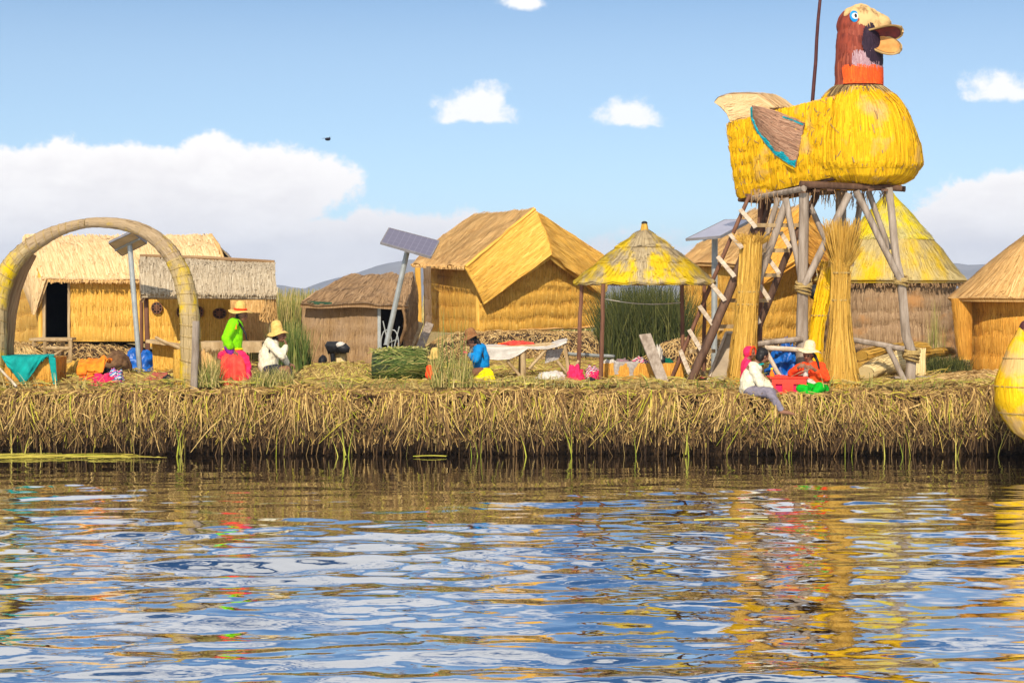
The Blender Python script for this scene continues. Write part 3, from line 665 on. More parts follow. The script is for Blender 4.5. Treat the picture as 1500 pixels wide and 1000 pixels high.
# ---------------- hut A: long cream roof at the left
def hut_left():
    t = thing('reed_hut', P(180, 500, 36), 'long reed hut at far left with a dark open doorway and a cream roof sheet', 'hut', 'reed huts on the island')
    cen = P(180, 470, 37)
    Y0, Y1 = 35.3, 38.6
    wl, wr = P(61, 502, Y0), P(322, 500, Y0)
    def up(p, py, Y): return P(750+p.x/Y*F_PX, py, Y)
    za = P(0, 408, Y0).z
    def tp(p): return V((p.x, p.y, za+.02))
    dl, dr = P(67, 500, Y0), P(102, 500, Y0)
    wall(t, 'front_wall', dr, wr, tp(wr), tp(dr), cen, 'gold', 4, .05, 900)
    wall(t, 'front_wall', wl, dl, tp(dl), tp(wl), cen, 'orange', 4, .03, 80, nu=10)
    sb = P(24, 508, Y1)
    wall(t, 'side_wall', sb, wl, tp(wl)+V((0, 0, .25)), tp(sb)+V((0, 0, .25)), cen, 'gold', 5, .05, 320, nu=40)
    mb = MB(); tube(mb, wob(wl+V((0, -.02, 0)), tp(wl)+V((0, -.02, .1)), 6, .01), .075, 8); mb.build('corner_roll', 'gold', t)
    rb, lb = V((wr.x, Y1, wr.z)), V((sb.x, Y1, wr.z))
    flat(t, 'back_wall', [rb, lb, V((lb.x, Y1, za)), V((rb.x, Y1, za))], 'roomshade')
    mbi = MB(); box(mbi, V((wl.x+.03, Y0+.25, wl.z-.02)), V((wr.x-.1, Y1-.1, za+.35)))  # added near-black box that keeps the doorway interior dark
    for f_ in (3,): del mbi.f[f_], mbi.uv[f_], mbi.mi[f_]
    mbi.build('shade_lining', 'roomshade', t, smooth=False)
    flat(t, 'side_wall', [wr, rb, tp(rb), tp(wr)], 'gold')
    flat(t, 'hut_floor', [wl, wr, rb, lb], 'roomshade')
    d = MB(); bar(d, dl+V((-.03, -.05, 0)), tp(dl)+V((-.03, -.05, -.03)), .07, .09); bar(d, dr+V((.0, -.05, 0)), tp(dr)+V((.0, -.05, -.03)), .05, .05)
    bar(d, tp(dl)+V((-.1, -.06, -.03)), tp(wr)+V((0, -.06, -.03)), .05, .07)
    d.build('door_frame', 'tanwood', t)
    # roof: front slope bending down into a pointed flap at its left end
    e0, e1 = P(62, 409, 35.0), P(205, 411, 35.0); e2 = P(322, 411, 35.0)
    r0, r1 = P(36, 347, 36.9), P(308, 345, 36.9)
    roofp(t, 'roof', e0, e2+V((.15, 0, 0)), r1, r0, cen, 'cream', .07, 1300, 60, 20, .03, bow=.16)
    roofp(t, 'roof', V((e0.x, Y1+.4, e0.z)), V((e2.x+.1, Y1+.4, e2.z)), r1+V((0, .02, 0)), r0+V((0, .02, 0)), cen, 'cream', .05, 60, 20, 8)
    def pl3(ps, v):
        v = min(max(v, -.03), 1.02); k = 0 if v < ps[1][0] else 1; (v0, p), (v1, q) = ps[k], ps[k+1]; return p.lerp(q, (v-v0)/(v1-v0))
    Lp = [(0, P(49.5, 461, 35.2)), (.5, P(28, 403, 36.3)), (1, P(35, 346, 36.9))]; Rp = [(0, P(51, 461, 35.1)), (.5, P(68, 410, 34.96)), (1, P(70, 346.5, 36.85))]
    def Ft(u, v): return pl3(Lp, v).lerp(pl3(Rp, v), u)+V((-.3, -1, .2))*.07*math.sin(math.pi*min(max(u, 0), 1))
    Ft.ul, Ft.vl = .5, 1.7; mb = MB(); slab(mb, Ft, 16, 30, cen, .05, lump(.02, 4)); strips(mb, Ft, 420, cen, (.2, .6), (.012, .028), lift=(.004, .02), over=.02)
    mb.build('roof_flap', 'cream', t)
    fringe(t, 'eave_fringe', e0+V((.1, -.02, -.02)), e2+V((0, -.02, -.02)), 420, .07, 'tanroof')
    # a wavy verge board of thatch at the right end
    mb = MB(); tube(mb, [r1, r1.lerp(e2, .3)+V((.12, -.1, .06)), r1.lerp(e2, .6)+V((.16, -.1, .05)), e2+V((.16, 0, .03))], .05, 8); mb.build('verge', 'tanroof', t)
hut_left()
# ---------------- mounds of matted reed that carry the huts
def mound(label, px0, px1, Y, pytop, n, m='strawmound', dep=1.2, group=None, core='soil', down=.8, name='reed_mound'):
    x0, x1 = (px0-750)/F_PX*Y, (px1-750)/F_PX*Y; zt = CAM_H+(HORIZ-pytop)/F_PX*Y
    t = thing(name, ((x0+x1)/2, Y, GZ), label, 'mound', group); mb = MB(); cx, rx = (x0+x1)/2, (x1-x0)/2
    def top(x, y):
        a = min(1, abs((x-cx)/rx)); b = min(1, abs((y-Y)/dep))
        return GZ-.08+(zt-GZ+.08)*max(0, (1-a**5))**.6*max(0, 1-b**3.5)**.7+.05*noise.fractal(V((x*2, y*2, 0)), 1, 2, 4)
    nx, ny = 60, 24; pts = []; uvs = []
    for j in range(ny+1):
        for i in range(nx+1):
            x, y = cx+rx*(2*i/nx-1), Y+dep*(2*j/ny-1); pts.append(V((x, y, top(x, y)))); uvs.append((x, y))
    mb.grid(pts, uvs, nx, ny); mb.build('mound_core', core, t)
    mb = MB()
    for _ in range(n):
        x = cx+rx*random.uniform(-.99, .99); y = Y-dep*random.random()**.7*random.choice((1, 1, 1, .3)); z = top(x, y)
        ln = random.uniform(.25, .8) if m == 'strawmound' else random.uniform(.12, .42); a = random.gauss(0, .6)
        x2 = x+math.sin(a)*ln*.6+(x-cx)/rx*ln*.2; y2 = y-ln*random.uniform(.1, .6); z2 = top(x2, max(y2, Y-dep))+random.uniform(-.01, .04)
        if random.random() < down: z2 = min(z2, z-ln*.35)
        z2 = max(z2, GZ-.02)
        straw(mb, (x, y, z+random.uniform(0, .03)), (x2, y2, z2), random.uniform(.009, .019), .03, 4)
    mb.build('loose_thatch', m, t, smooth=False)
    return t
G1 = 'reed mounds under the huts'
mound('dark reed mound under the long hut with the dark doorway', -60, 225, 35.9, 503, 1500, 'strawmound', 1.6, G1, down=.9)
mound('orange reed heap against the left end of the long hut', -8, 62, 33.0, 506, 600, 'strawmound', .7, G1, core='floor')
mound('wide straw mound in front of and below the largest hut', 618, 938, 38.0, 486, 3400, 'strawmound', 2.3, G1, down=.9)
mound('small straw mound right of the pavilion bench, behind the stairs', 950, 1075, 31.5, 498, 900, 'strawmound', .9, G1)
mound('low straw mound below the hut behind the duck tower', 1000, 1225, 37.0, 497, 900, 'strawmound', 1.5, G1)
mound('low yellow straw bed under the small brown hut', 436, 560, 27.6, 535, 1500, 'strawtop', .8, G1, core='floor', down=.3)
mound('straw rise at the foot of the rightmost hut, beside the boat prow', 1362, 1520, 26.9, 547, 1600, 'strawmound', 1.0, G1, core='floor')
# ---------------- hut B: sheltered hut with pale grey roof
def hut_shelter():
    t = thing('reed_hut', P(300, 545, 31), 'open fronted hut with pale grey thatch and round lattice windows, behind the arch', 'hut', 'reed huts on the island')
    cen = P(300, 460, 33.5)
    e0, e1 = P(207, 431, 30.6), P(405, 433, 30.6); r0, r1 = P(205, 377, 32.2), P(402, 386, 32.2)
    roofp(t, 'roof', e0, e1, r1, r0, cen, 'grey', .07, 1200, 60, 18, .02, (.2, .55), bow=.10)
    roofp(t, 'roof', e0+V((-.5, 3.2, 0)), e1+V((-.75, 3.2, 0)), r1+V((-.05, .02, 0)), r0+V((0, .02, 0)), cen, 'grey', .05, 40, 16, 8)
    fringe(t, 'eave_fringe', e0+V((.05, -.02, .03)), e1+V((0, -.02, .03)), 300, .075, 'grey')
    mb = MB(); Fn = bil(P(206, 442, 30.7), P(214, 430, 30.6), P(213, 405, 31.3), P(204, 380, 32.1)); slab(mb, Fn, 6, 12, cen, .04, lump(.02)); strips(mb, Fn, 90, cen, (.1, .4), lift=(.004, .02)); mb.build('roof_flap', 'brown', t)
    mb = MB(); tube(mb, [r0+V((0, 0, .03)), r0.lerp(r1, .5)+V((0, 0, .05)), r1+V((0, 0, .03))], .035, 8); mb.build('ridge_roll', 'brown', t)
    beam = MB(); tube(beam, wob(P(212, 436, 30.9), P(402, 437, 30.9), 6, .02), .03, 8); beam.build('eave_beam', 'tanwood', t)
    for a, b, w_ in (((207, 440), (207, 541), .035), ((214, 436), (217, 545), .045), ((397, 436), (399, 520), .05)):
        pole(t, 'post', P(*a, 30.9), P(*b, 30.9), w_, m='tanwood' if a[0] > 300 else 'redwood')
    a, b = P(214, 508, 33.6), P(336, 508, 33.6); za = P(0, 428, 33.6).z
    wall(t, 'back_wall', a, b, V((b.x, b.y, za)), V((a.x, a.y, za)), cen+V((0, 6, 0)), 'gold', 5, .03, 500)
    a2, b2 = P(338, 516, 34.3), P(400, 516, 34.3)
    wall(t, 'back_wall', a2, b2, V((b2.x, b2.y, za)), V((a2.x, a2.y, za)), cen+V((0, 6, 0)), 'tanroof', 4, .03, 260)
    for px, py, rx, ry in ((230, 451, 9.5, 10), (266, 457, 8, 10), (291, 457, 8, 10), (322, 459, 11.5, 9)):
        f = MB(); Y = 33.52
        c = P(px, py, Y); r_, q = S(rx*.82, Y), S(ry*.82, Y)
        pts = [c+V((math.cos(k*math.pi/8)*r_, -.02, math.sin(k*math.pi/8)*q)) for k in range(17)]; tube(f, pts, .012, 6, False)
        for k in range(4):
            an = k*math.pi/4; d = V((math.cos(an)*r_, -.02, math.sin(an)*q)); tube(f, [c-V((d.x, .02, d.z)), c+d], .012, 5, False)
        tube(f, [c+V((math.cos(k*math.pi/6)*r_*.5, -.02, math.sin(k*math.pi/6)*q*.5)) for k in range(13)], .012, 5, False)
        w_ = f.build('window_lattice', 'redwood', t)
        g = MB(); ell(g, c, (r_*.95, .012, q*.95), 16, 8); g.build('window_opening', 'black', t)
    # side drape and counter mats
    mb = MB(); Fn = bil(P(378, 470, 30.7), P(407, 476, 30.9), P(404, 436, 30.7), P(388, 434, 30.7))
    strips(mb, Fn, 90, cen, (.15, .5), (.01, .025), lift=(-.03, .06), slant=.2); mb.build('hanging_reeds', 'tanroof', t)
    a, b = P(226, 548, 29.4), P(266, 548, 29.4)
    wall(t, 'counter_mat', a, b, P(268, 500, 29.4), P(224, 500, 29.4), cen, 'gold', 2, .03, 200, nu=20)
    mb = MB(); bar(mb, P(218, 499, 29.3), P(270, 506, 29.3), .5, .05); tube(mb, wob(P(228, 494, 29.1), P(272, 514, 28.9), 5, .02), .03, 6); mb.build('counter_top', 'tanwood', t)
hut_shelter()
def low_table():
    t = thing('plank_table', P(345, 530, 29.6), 'low plank table behind the seated woman in lime green', 'table')
    mb = MB(); bar(mb, P(296, 504, 29.8), P(388, 504, 29.8), .7, .10); mb.build('table_top', 'tanwood', t)
    for px, dy in ((300, -.25), (384, -.25), (300, .3), (384, .3)):
        mb = MB(); p = P(px, 508, 29.8+dy); bar(mb, p, V((p.x, p.y, GZ)), .07, .07, (1, 0, 0)); mb.build('leg', 'tanwood', t)
    mb = MB(); bar(mb, P(296, 512, 29.42), P(388, 512, 29.42), .03, .10); mb.build('apron', 'tanwood', t)
low_table()
def block(label, px0, px1, py0, py1, Y, dep, m, name='reed_block', n=120, nc=1):
    x0, x1 = (px0-750)/F_PX*Y, (px1-750)/F_PX*Y; z0, z1 = P(0, py1, Y).z, P(0, py0, Y).z
    cen = V(((x0+x1)/2, Y+dep/2, (z0+z1)/2)); mb = MB()
    A = lambda x, y, z: V((x, y, z))
    for Fn, k in ((bil(A(x0, Y, z0), A(x1, Y, z0), A(x1, Y, z1), A(x0, Y, z1)), 1), (bil(A(x0, Y, z1), A(x1, Y, z1), A(x1, Y+dep, z1), A(x0, Y+dep, z1)), .6), (bil(A(x1, Y, z0), A(x1, Y+dep, z0), A(x1, Y+dep, z1), A(x1, Y, z1)), .4), (bil(A(x0, Y+dep, z0), A(x0, Y, z0), A(x0, Y, z1), A(x0, Y+dep, z1)), .4)):
        q = quilt(nc, .02, 0) if k == 1 else None
        patch(mb, Fn, 16, 10*nc, cen, q); strips(mb, Fn, int(n*k), cen, (.1, .4), (.01, .022), lift=(.002, .02), off=q, over=.05)
    o = mb.build(name, m, base=(cen.x, cen.y, z0)); return setp(o, label, 'reed bundle' if 'seat' not in label else 'seat')
block('upright orange reed bundle against the left side of the arch foot', 255, 268, 514, 566, 25.9, .16, 'sheaf', 'reed_bundle', 160)
block('pale cut end of a reed roll right of the arch, below the plank table', 296, 324, 517, 545, 28.3, .4, 'tanroof', 'reed_roll', 120)
# ---------------- hut C: small brown hut with dark doorway
def hut_brown():
    t = thing('reed_hut', P(520, 533, 32.8), 'small weathered brown hut with sagging roof behind the leaning solar panel pole', 'hut', 'reed huts on the island')
    cen = P(530, 480, 34.2); Y = 32.8
    a, b = P(441, 533, Y), P(554, 535, Y); c, d = P(553, 446, Y), P(444, 446, Y)
    wall(t, 'front_wall', a, b, c, d, cen, 'brownwall', 4, .05, 600)
    sb = P(447, 520, Y+2.6); wall(t, 'side_wall', sb, a, d, V((sb.x, sb.y, d.z)), cen, 'brownwall', 4, .03, 100, nu=20)
    b2, c2 = P(590, 533, Y+.1), P(590, 446, Y+.1)
    # room behind the doorway, its shade put into the wall colour
    dl, dr = P(556, 510, Y+1.6), P(600, 510, Y+1.6)
    flat(t, 'back_wall', [P(446, 530, Y+2.4), P(606, 530, Y+2.4), P(606, 436, Y+2.4), P(446, 446, Y+2.4)], 'roomshade')
    wall(t, 'side_wall', P(589, 533, Y), P(611, 510, Y+1.6), P(611, 445, Y+1.6), P(589, 446, Y), cen, 'brown', 3, .03, 120, nu=14)
    # roof
    e0, e1 = P(440, 445, Y-.35), P(556, 449, Y-.35); r0, r1 = P(512, 404, Y+1.5), P(604, 402, Y+1.5)
    e2 = P(598, 447, Y-.3)
    def sag(u, v): return V((0, 0, -.018*math.sin(u*9)*(1-v)))
    roofp(t, 'roof', e0, e2, r1, r0, cen, 'brown', .07, 900, 50, 18, .045, (.3, .8), bow=.04, ridge=sag)
    roofp(t, 'roof', P(447, 445, Y+3), P(611, 440, Y+3), r1, r0, cen, 'brown', .05, 30, 16, 8)
    mb = MB(); pts = [r1, P(613, 430, Y+.6), P(613, 470, Y+.4), P(598, 507, Y+.1)]
    Fn = bil(P(585, 506, Y-.1), P(604, 480, Y+1.2), r1+V((.02, 0, 0)), e2+V((-.1, 0, 0)), .10, V((1, -.3, .1)))
    slab(mb, Fn, 14, 22, cen, .05, lump(.03, 4)); strips(mb, Fn, 320, cen, (.2, .6), lift=(.004, .03), over=.04); mb.build('roof_drape', 'brown', t)
    mb = MB(); bar(mb, P(555.5, 446, Y-.05), P(555.5, 533, Y-.05), .05, .06); mb.build('door_post', 'metal', t)
    mb = MB(); bar(mb, P(450, 443, Y-.25), P(486, 445, Y-.25), .03, .06); mb.build('eave_batten', plain('green_batten', (.03, .09, .05), None, 8), t)
hut_brown()
def bicycle_frame():
    t = thing('wire_rack', P(572, 530, 32.6), 'pale curved wire rack standing in the brown hut doorway', 'rack')
    for k, (x0, x1, r_) in enumerate(((560, 572, 0), (568, 584, 0))):
        mb = MB(); Y = 32.55-.05*k; c = P((x0+x1)/2, 505, Y)
        tube(mb, [c+V((math.cos(a)*S(8, Y), 0, math.sin(a)*S(22, Y))) for a in [math.pi*2*i/18 for i in range(19)]], .012, 5, False); mb.build('hoop', 'metal', t)
    for a, b in (((561, 470), (574, 528)), ((585, 478), (572, 530)), ((562, 505), (584, 496))):
        mb = MB(); tube(mb, [P(*a, 32.5), P(*b, 32.5)], .013, 5); mb.build('strut', 'metal', t)
bicycle_frame()
# ---------------- huts D and E: gable roofs with a folded front mat
def gable_hut(label, K, Yo, mats, wallm, roofm, matm, nc, dens=1.0, name='reed_hut'):
    """K: dictionary of (px, py, Y) corners"""
    Q = {k: P(*v) for k, v in K.items() if k != 'um'}
    cen = (Q['wl']+Q['wr']+Q['wb'])/3+V((0, 1.2, .6))
    t = thing(name, (Q['wl']+Q['wr'])/2, label, 'hut', 'reed huts on the island')
    # gable wall with its top following the mat edge
    mb = MB(); a, b = Q['wl'], Q['wr']; tl, tt, tr = Q['tl'], Q['tt'], Q['tr']
    def Fg(u, v):
        bt = a.lerp(b, u); k = (tt-tl)
        top = tl.lerp(tt, u/K['um']) if u < K['um'] else tt.lerp(tr, (u-K['um'])/(1-K['um']))
        z = bt.z+(TZ-bt.z)*v
        return bt.lerp(top, (z-bt.z)/max(.01, (top.z-bt.z))) if z < top.z else top
    K0 = K; TZ = tt.z; Fg.ul = (b-a).length; Fg.vl = TZ-a.z
    q = quilt(nc, .06, .35, 2.0)
    def qq(u, v):
        bt = a.lerp(b, u); top = tl.lerp(tt, u/K['um']) if u < K['um'] else tt.lerp(tr, (u-K['um'])/(1-K['um']))
        return q(u, v) if bt.z+(TZ-bt.z)*v < top.z else 0
    patch(mb, Fg, 110, nc*9, cen, qq); strips(mb, Fg, int(1300*dens), cen, (.2, .45), (.012, .028), lift=(.001, .008), off=qq, slant=.02, over=.015)
    for k in range(1, nc):
        pts = []
        for i in range(81):
            u = i/80; v = (k-.35*noise.noise(V((u*5+2, k*3.1, 2))))/nc; bt = a.lerp(b, u); top = tl.lerp(tt, u/K['um']) if u < K['um'] else tt.lerp(tr, (u-K['um'])/(1-K['um']))
            if bt.z+(TZ-bt.z)*v < top.z-.02: pts.append(Fg(u, v)+normal(Fg, u, v, cen)*.025)
        if len(pts) > 3: tube(mb, pts, .010, 5, False)
    mb.build('gable_wall', wallm, t)
    wall(t, 'side_wall', Q['wb'], Q['wl'], Q['sl'], Q['sb'], cen, wallm, nc-1, .04, int(500*dens), nu=50)
    wb2 = Q['wb']+(Q['wr']-Q['wl']); flat(t, 'back_wall', [Q['wb'], wb2, V((wb2.x, wb2.y, Q['eb'].z)), V((Q['wb'].x, Q['wb'].y, Q['eb'].z))], 'brown')
    flat(t, 'side_wall', [Q['wr'], wb2, V((wb2.x, wb2.y, Q['eb'].z)), V((Q['wr'].x, Q['wr'].y, Q['er'].z))], wallm)
    # left slope
    roofp(t, 'roof', Q['eb'], Q['ef'], Q['ap'], Q['rb'], cen, roofm, .09, int(1300*dens), 44, 26, .05, (.3, .9), bow=.03, over=.03)
    mb = MB(); tube(mb, wob(Q['ef']+V((0, 0, .0)), Q['ap']+V((0, 0, .02)), 10, .03), .045, 8); mb.build('mat_seam', matm, t)
    eb2 = Q['er']+(Q['rb']-Q['ap'])
    roofp(t, 'roof', Q['er'], eb2, Q['rb']+V((.02, 0, 0)), Q['ap']+V((.02, 0, 0)), cen, roofm, .07, 60, 20, 10, .03)
    # folded front mats: strands run parallel to the eave edge
    for nm, (p, r_, s_, u_) in (('l', (Q['ml'], Q['cr'], Q['ap'], Q['ef'])), ('r', (Q['cr'], Q['mr'], Q['er'], Q['ap']))):
        roofp(t, 'gable_mat', p, r_, s_, u_, cen, matm, .10, int(1100*dens), 36, 22, .045, (.3, 1.2), (.014, .034), along='u', over=.02, swap=True, slant=.03, bow=.05)
        mb = MB(); tube(mb, wob(Q['wl']+V((0, .02, 0)), Q['sl']+V((0, .02, 0)), 6, .015), .085, 8); mb.build('corner_roll', wallm, t)
    mb = MB(); tube(mb, wob(Q['wl']+V((0, -.05, .02)), Q['wr']+V((0, -.05, .02)), 10, .05), .03, 6); mb.build('foot_roll', 'tanroof', t)
    return t, Q, cen
D, QD, cD = gable_hut('largest golden hut with a folded gable mat, centre of the village', dict(
    wl=(702, 489, 37.6), wr=(882, 478, 39.0), wb=(624, 485, 40.6), um=.53,
    tl=(702, 446, 37.5), tt=(806, 370, 37.9), tr=(884, 426, 39.0),
    sl=(702, 390, 37.6), sb=(622, 386, 40.6), eb=(601, 387, 40.5), ef=(682, 391, 37.2),
    ap=(783, 308, 38.5), rb=(692, 314, 42.0), ml=(709, 446, 37.2), cr=(807, 373, 37.4), mr=(884, 434, 38.8), er=(893, 381, 39.6)), 0, 0, 'gold', 'tanroof', 'gold', 6)
pole(D, 'corner_post', P(612, 392, 39.2), P(614, 478, 39.2), .07, m='gold')
wall(D, 'side_panel', P(622, 484, 39.6), P(634, 484, 38.9), P(632, 390, 38.9), P(622, 390, 39.6), cD, 'brownwall', 4, .02, 60, nu=8)
fringe(D, 'eave_fringe', P(602, 388, 40.4), P(680, 391, 37.2), 160, .07, 'tanroof')
E_, QE, cE = gable_hut('golden hut with folded gable mat standing behind the duck tower stairs', dict(
    wl=(1086, 500, 36.6), wr=(1196, 500, 37.6), wb=(1001, 500, 38.8), um=.52,
    tl=(1086, 430, 36.5), tt=(1172, 372, 36.9), tr=(1198, 410, 37.6),
    sl=(1086, 385, 36.6), sb=(1001, 382, 38.8), eb=(992, 383, 38.7), ef=(1082, 386, 36.2),
    ap=(1176, 303, 37.5), rb=(1098, 309, 41.0), ml=(1092, 432, 36.0), cr=(1172, 378, 36.1), mr=(1240, 424, 37.6), er=(1246, 372, 38.2)), 0, 0, 'gold', 'tanroof', 'orange', 6, .8)
def e_door():
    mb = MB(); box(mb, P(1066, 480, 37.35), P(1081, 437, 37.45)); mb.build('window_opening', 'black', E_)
    mb = MB(); 
    for px in (1066, 1073.5, 1081): bar(mb, P(px, 482, 37.2), P(px, 435, 37.2), .04, .04)
    for py in (435, 482): bar(mb, P(1052, py, 37.2), P(1090, py, 37.2), .04, .06)
    mb.build('window_frame', 'tanwood', E_)
e_door()
def basket():
    t = thing('hanging_basket', P(1194, 440, 35.4), 'dark round basket hanging under the eave between tower post and leaning sheaf', 'basket')
    mb = MB(); ell(mb, P(1194, 428, 35.4), (.14, .14, .16), 14, 9, jit=.1); mb.build('basket_body', 'black', t)
    mb = MB(); tube(mb, [P(1188, 420, 35.4), P(1190, 395, 35.6)], .01, 5); tube(mb, [P(1200, 420, 35.4), P(1196, 395, 35.6)], .01, 5); mb.build('cord', 'cord', t)
basket()
# ---------------- round huts and pavilion: layered conical thatch
def cone_roof(t, c, r, ztop, zeave, layers, m, n, cen, name='roof', ends=None, curve=.0, scallop=0.0, seg=90, thick=.05):
    H = ztop-zeave
    for k, (v0, v1) in enumerate(layers):
        mb = MB()
        def prof(v, v0=v0, v1=v1, k=k):
            h = v0+(v1-v0)*v; b = max(0.0, 1-h)
            return r*(b**(1+curve))*(1+.02*(len(layers)-k))+.03+(.05*(1-v))*(1 if k else 1)
        def Fn(u, v, v0=v0, v1=v1, prof=prof):
            h = v0+(v1-v0)*v; a = 2*math.pi*u; rr = prof(v)
            dz = scallop*(1-v)**6*abs(math.sin(a*r*9)) if k == 0 else 0
            return V((c[0]+rr*math.cos(a), c[1]+rr*math.sin(a), zeave+H*h-dz))
        Fn.ul = 2*math.pi*prof(.3); Fn.vl = math.hypot(H*(v1-v0), prof(0)-prof(1))
        off = lump(.03, 6, k*3.3); slab(mb, Fn, seg, 12, cen, thick, off)
        strips(mb, Fn, int(n*(v1-v0)*(1.4-v0)), cen, (.15, min(.7, Fn.vl*.8)), (.012, .03), lift=(.004, .022), off=off, slant=.05, over=.05)
        mb.build(name, m[k] if isinstance(m, tuple) else m, t)
def pavilion():
    Y = 27.2; c = P(944, 0, Y); cx = c.x
    t = thing('reed_pavilion', (cx, Y, GZ), 'open pavilion with pointed yellow streaked thatch on thin poles', 'pavilion')
    zt, ze = P(0, 338, Y).z, P(0, 413, Y).z; cen = V((cx, Y, ze-.2))
    cone_roof(t, (cx, Y), 1.0, zt, ze, ((0, .42), (.36, .72), (.66, 1.0)), 'yelroof', 1900, cen, curve=-.12, scallop=.03, thick=.035)
    mb = MB(); tube(mb, [V((cx, Y, zt-.04)), V((cx, Y, zt+.06)), V((cx, Y, P(0, 327, Y).z))], [.075, .06, .045], 10)
    k = mb.build('finial', 'sheaf', t); mb = MB(); ell(mb, V((cx, Y, P(0, 327, Y).z)), (.05, .05, .035)); mb.build('finial_tip', 'black', t)
    mb = MB(); tube(mb, [V((cx+.98*math.cos(a), Y+.98*math.sin(a), ze-.01)) for a in [math.pi*2*i/30 for i in range(31)]], .022, 6, False); mb.build('eave_ring', 'dkwood', t)
    mb = MB()
    for _ in range(520):
        a = random.uniform(0, 6.2832); p = V((cx+1.03*math.cos(a), Y+1.03*math.sin(a), ze+.005)); straw(mb, p, p+V((.03*math.cos(a)+random.gauss(0, .012), .03*math.sin(a), -random.uniform(.02, .07))), .022)
    for i in range(len(mb.uv)): mb.uv[i] = [(i*.3, 0), (i*.3+.02, 0), (i*.3+.02, .1), (i*.3, .1)]
    mb.build('eave_fringe', 'brown', t, smooth=False)['kind'] = 'stuff'
    for (a, b, Yp) in (((852, 418), (846, 566), 27.0), ((884, 416), (880, 568), 26.3), ((999, 416), (999, 548), 27.3), ((1032, 414), (1030, 530), 28.0)):
        pole(t, 'post', P(*a, Yp), V(((b[0]-750)/F_PX*Yp, Yp, GZ-.05)), .032, .036, 'redwood', .02)
    mb = MB(); p0, p1 = P(886, 438, 26.4), P(998, 443, 27.3); tube(mb, [p0.lerp(p1, i/8)+V((0, 0, -.05*math.sin(math.pi*i/8))) for i in range(9)], .008, 5); mb.build('cord', 'white', t)
pavilion()
def round_hut():
    Y = 36.0; cx = P(1303, 0, Y).x
    t = thing('reed_hut', (cx, Y, GZ), 'round hut with a tall yellow stained conical roof and faded wall mats', 'hut', 'reed huts on the island')
    zt, ze = P(0, 283, Y).z, P(0, 411, Y).z; cen = V((cx, Y, ze-.5)); r = S(93, Y)
    cone_roof(t, (cx, Y), 1.44, zt, ze, ((0, .52), (.46, 1.0)), ('tanyel', 'yelroof2'), 3000, cen, curve=-.10, thick=.09)
    mb = MB(); Fn = ring((cx, Y, GZ-.05), (cx, Y, ze+.1), lambda v: r*(1-.03*v), math.pi*.95, math.pi*2.05)
    q = quilt(5, .07, .5, 3.0); patch(mb, Fn, 160, 50, cen, q); strips(mb, Fn, 1500, cen, (.15, .4), (.014, .03), lift=(.001, .010), off=q, over=.01); ties(mb, Fn, cen, q); mb.build('wall', 'mauvewall', t)
    mb = MB(); Fb = ring((cx, Y, GZ-.05), (cx, Y, ze+.1), lambda v: r, .05*math.pi, .95*math.pi); patch(mb, Fb, 20, 3, cen); mb.build('back_wall', 'brown', t)
    mb = MB()
    for _ in range(420):
        a = random.uniform(math.pi, 2*math.pi); rr = 1.49; p = V((cx+rr*math.cos(a), Y+rr*math.sin(a), ze+.0)); e = p+V((random.uniform(-.08, .08), random.uniform(-.03, .03), -random.uniform(.05, .17)))
        straw(mb, p, e, .025); mb.uv[-3:] = [[(a*40, 0), (a*40+.02, 0), (a*40+.02, .1), (a*40, .1)]]*3
    mb.build('eave_fringe', 'brown', t, smooth=False)
round_hut()
def right_hut():
    Y = 29.6; cx = P(1535, 0, Y).x
    t = thing('reed_hut', (cx, Y, GZ), 'round orange hut with pale conical roof at the right edge, above the boat prow', 'hut', 'reed huts on the island')
    zt, ze = P(0, 322, Y).z, P(0, 437, Y).z; cen = V((cx, Y, ze-.5)); r = S(110, Y)
    cone_roof(t, (cx, Y), 1.58, zt, ze, ((0, 1.0),), 'tanroof', 3200, cen, curve=-.08, thick=.07)
    mb = MB(); Fn = ring((cx, Y, GZ-.05), (cx, Y, ze+.12), lambda v: r*(1-.02*v), math.pi, math.pi*2)
    q = quilt(4, .05, .3, 1.0); patch(mb, Fn, 120, 40, cen, q); strips(mb, Fn, 1100, cen, (.15, .45), (.014, .03), lift=(.001, .010), off=q, over=.01); ties(mb, Fn, cen, q); mb.build('wall', 'orange', t)
    mb = MB(); Fb = ring((cx, Y, GZ-.05), (cx, Y, ze+.1), lambda v: r, 0, math.pi); patch(mb, Fb, 20, 3, cen); mb.build('back_wall', 'brown', t)
    # curved side flap under the eave
    mb = MB(); x0 = P(1411, 0, 29.3).x
    def Ff(u, v):
        a = math.pi*(1.02+.75*u); z0 = P(0, 527, 29.3).z; k = .55+.45*v**.5
        return V((x0+.18*math.cos(a)*k+.06*(1-v), 29.4+.2*math.sin(a)*k, z0+(ze-z0)*v))
    Ff.ul = .6; Ff.vl = 1; slab(mb, Ff, 18, 16, V((x0, 29.5, ze-.4)), .03, lump(.02)); strips(mb, Ff, 160, V((x0, 29.5, ze-.4)), (.1, .35), (.01, .022), lift=(.002, .02)); mb.build('side_flap', 'orange', t)
right_hut()
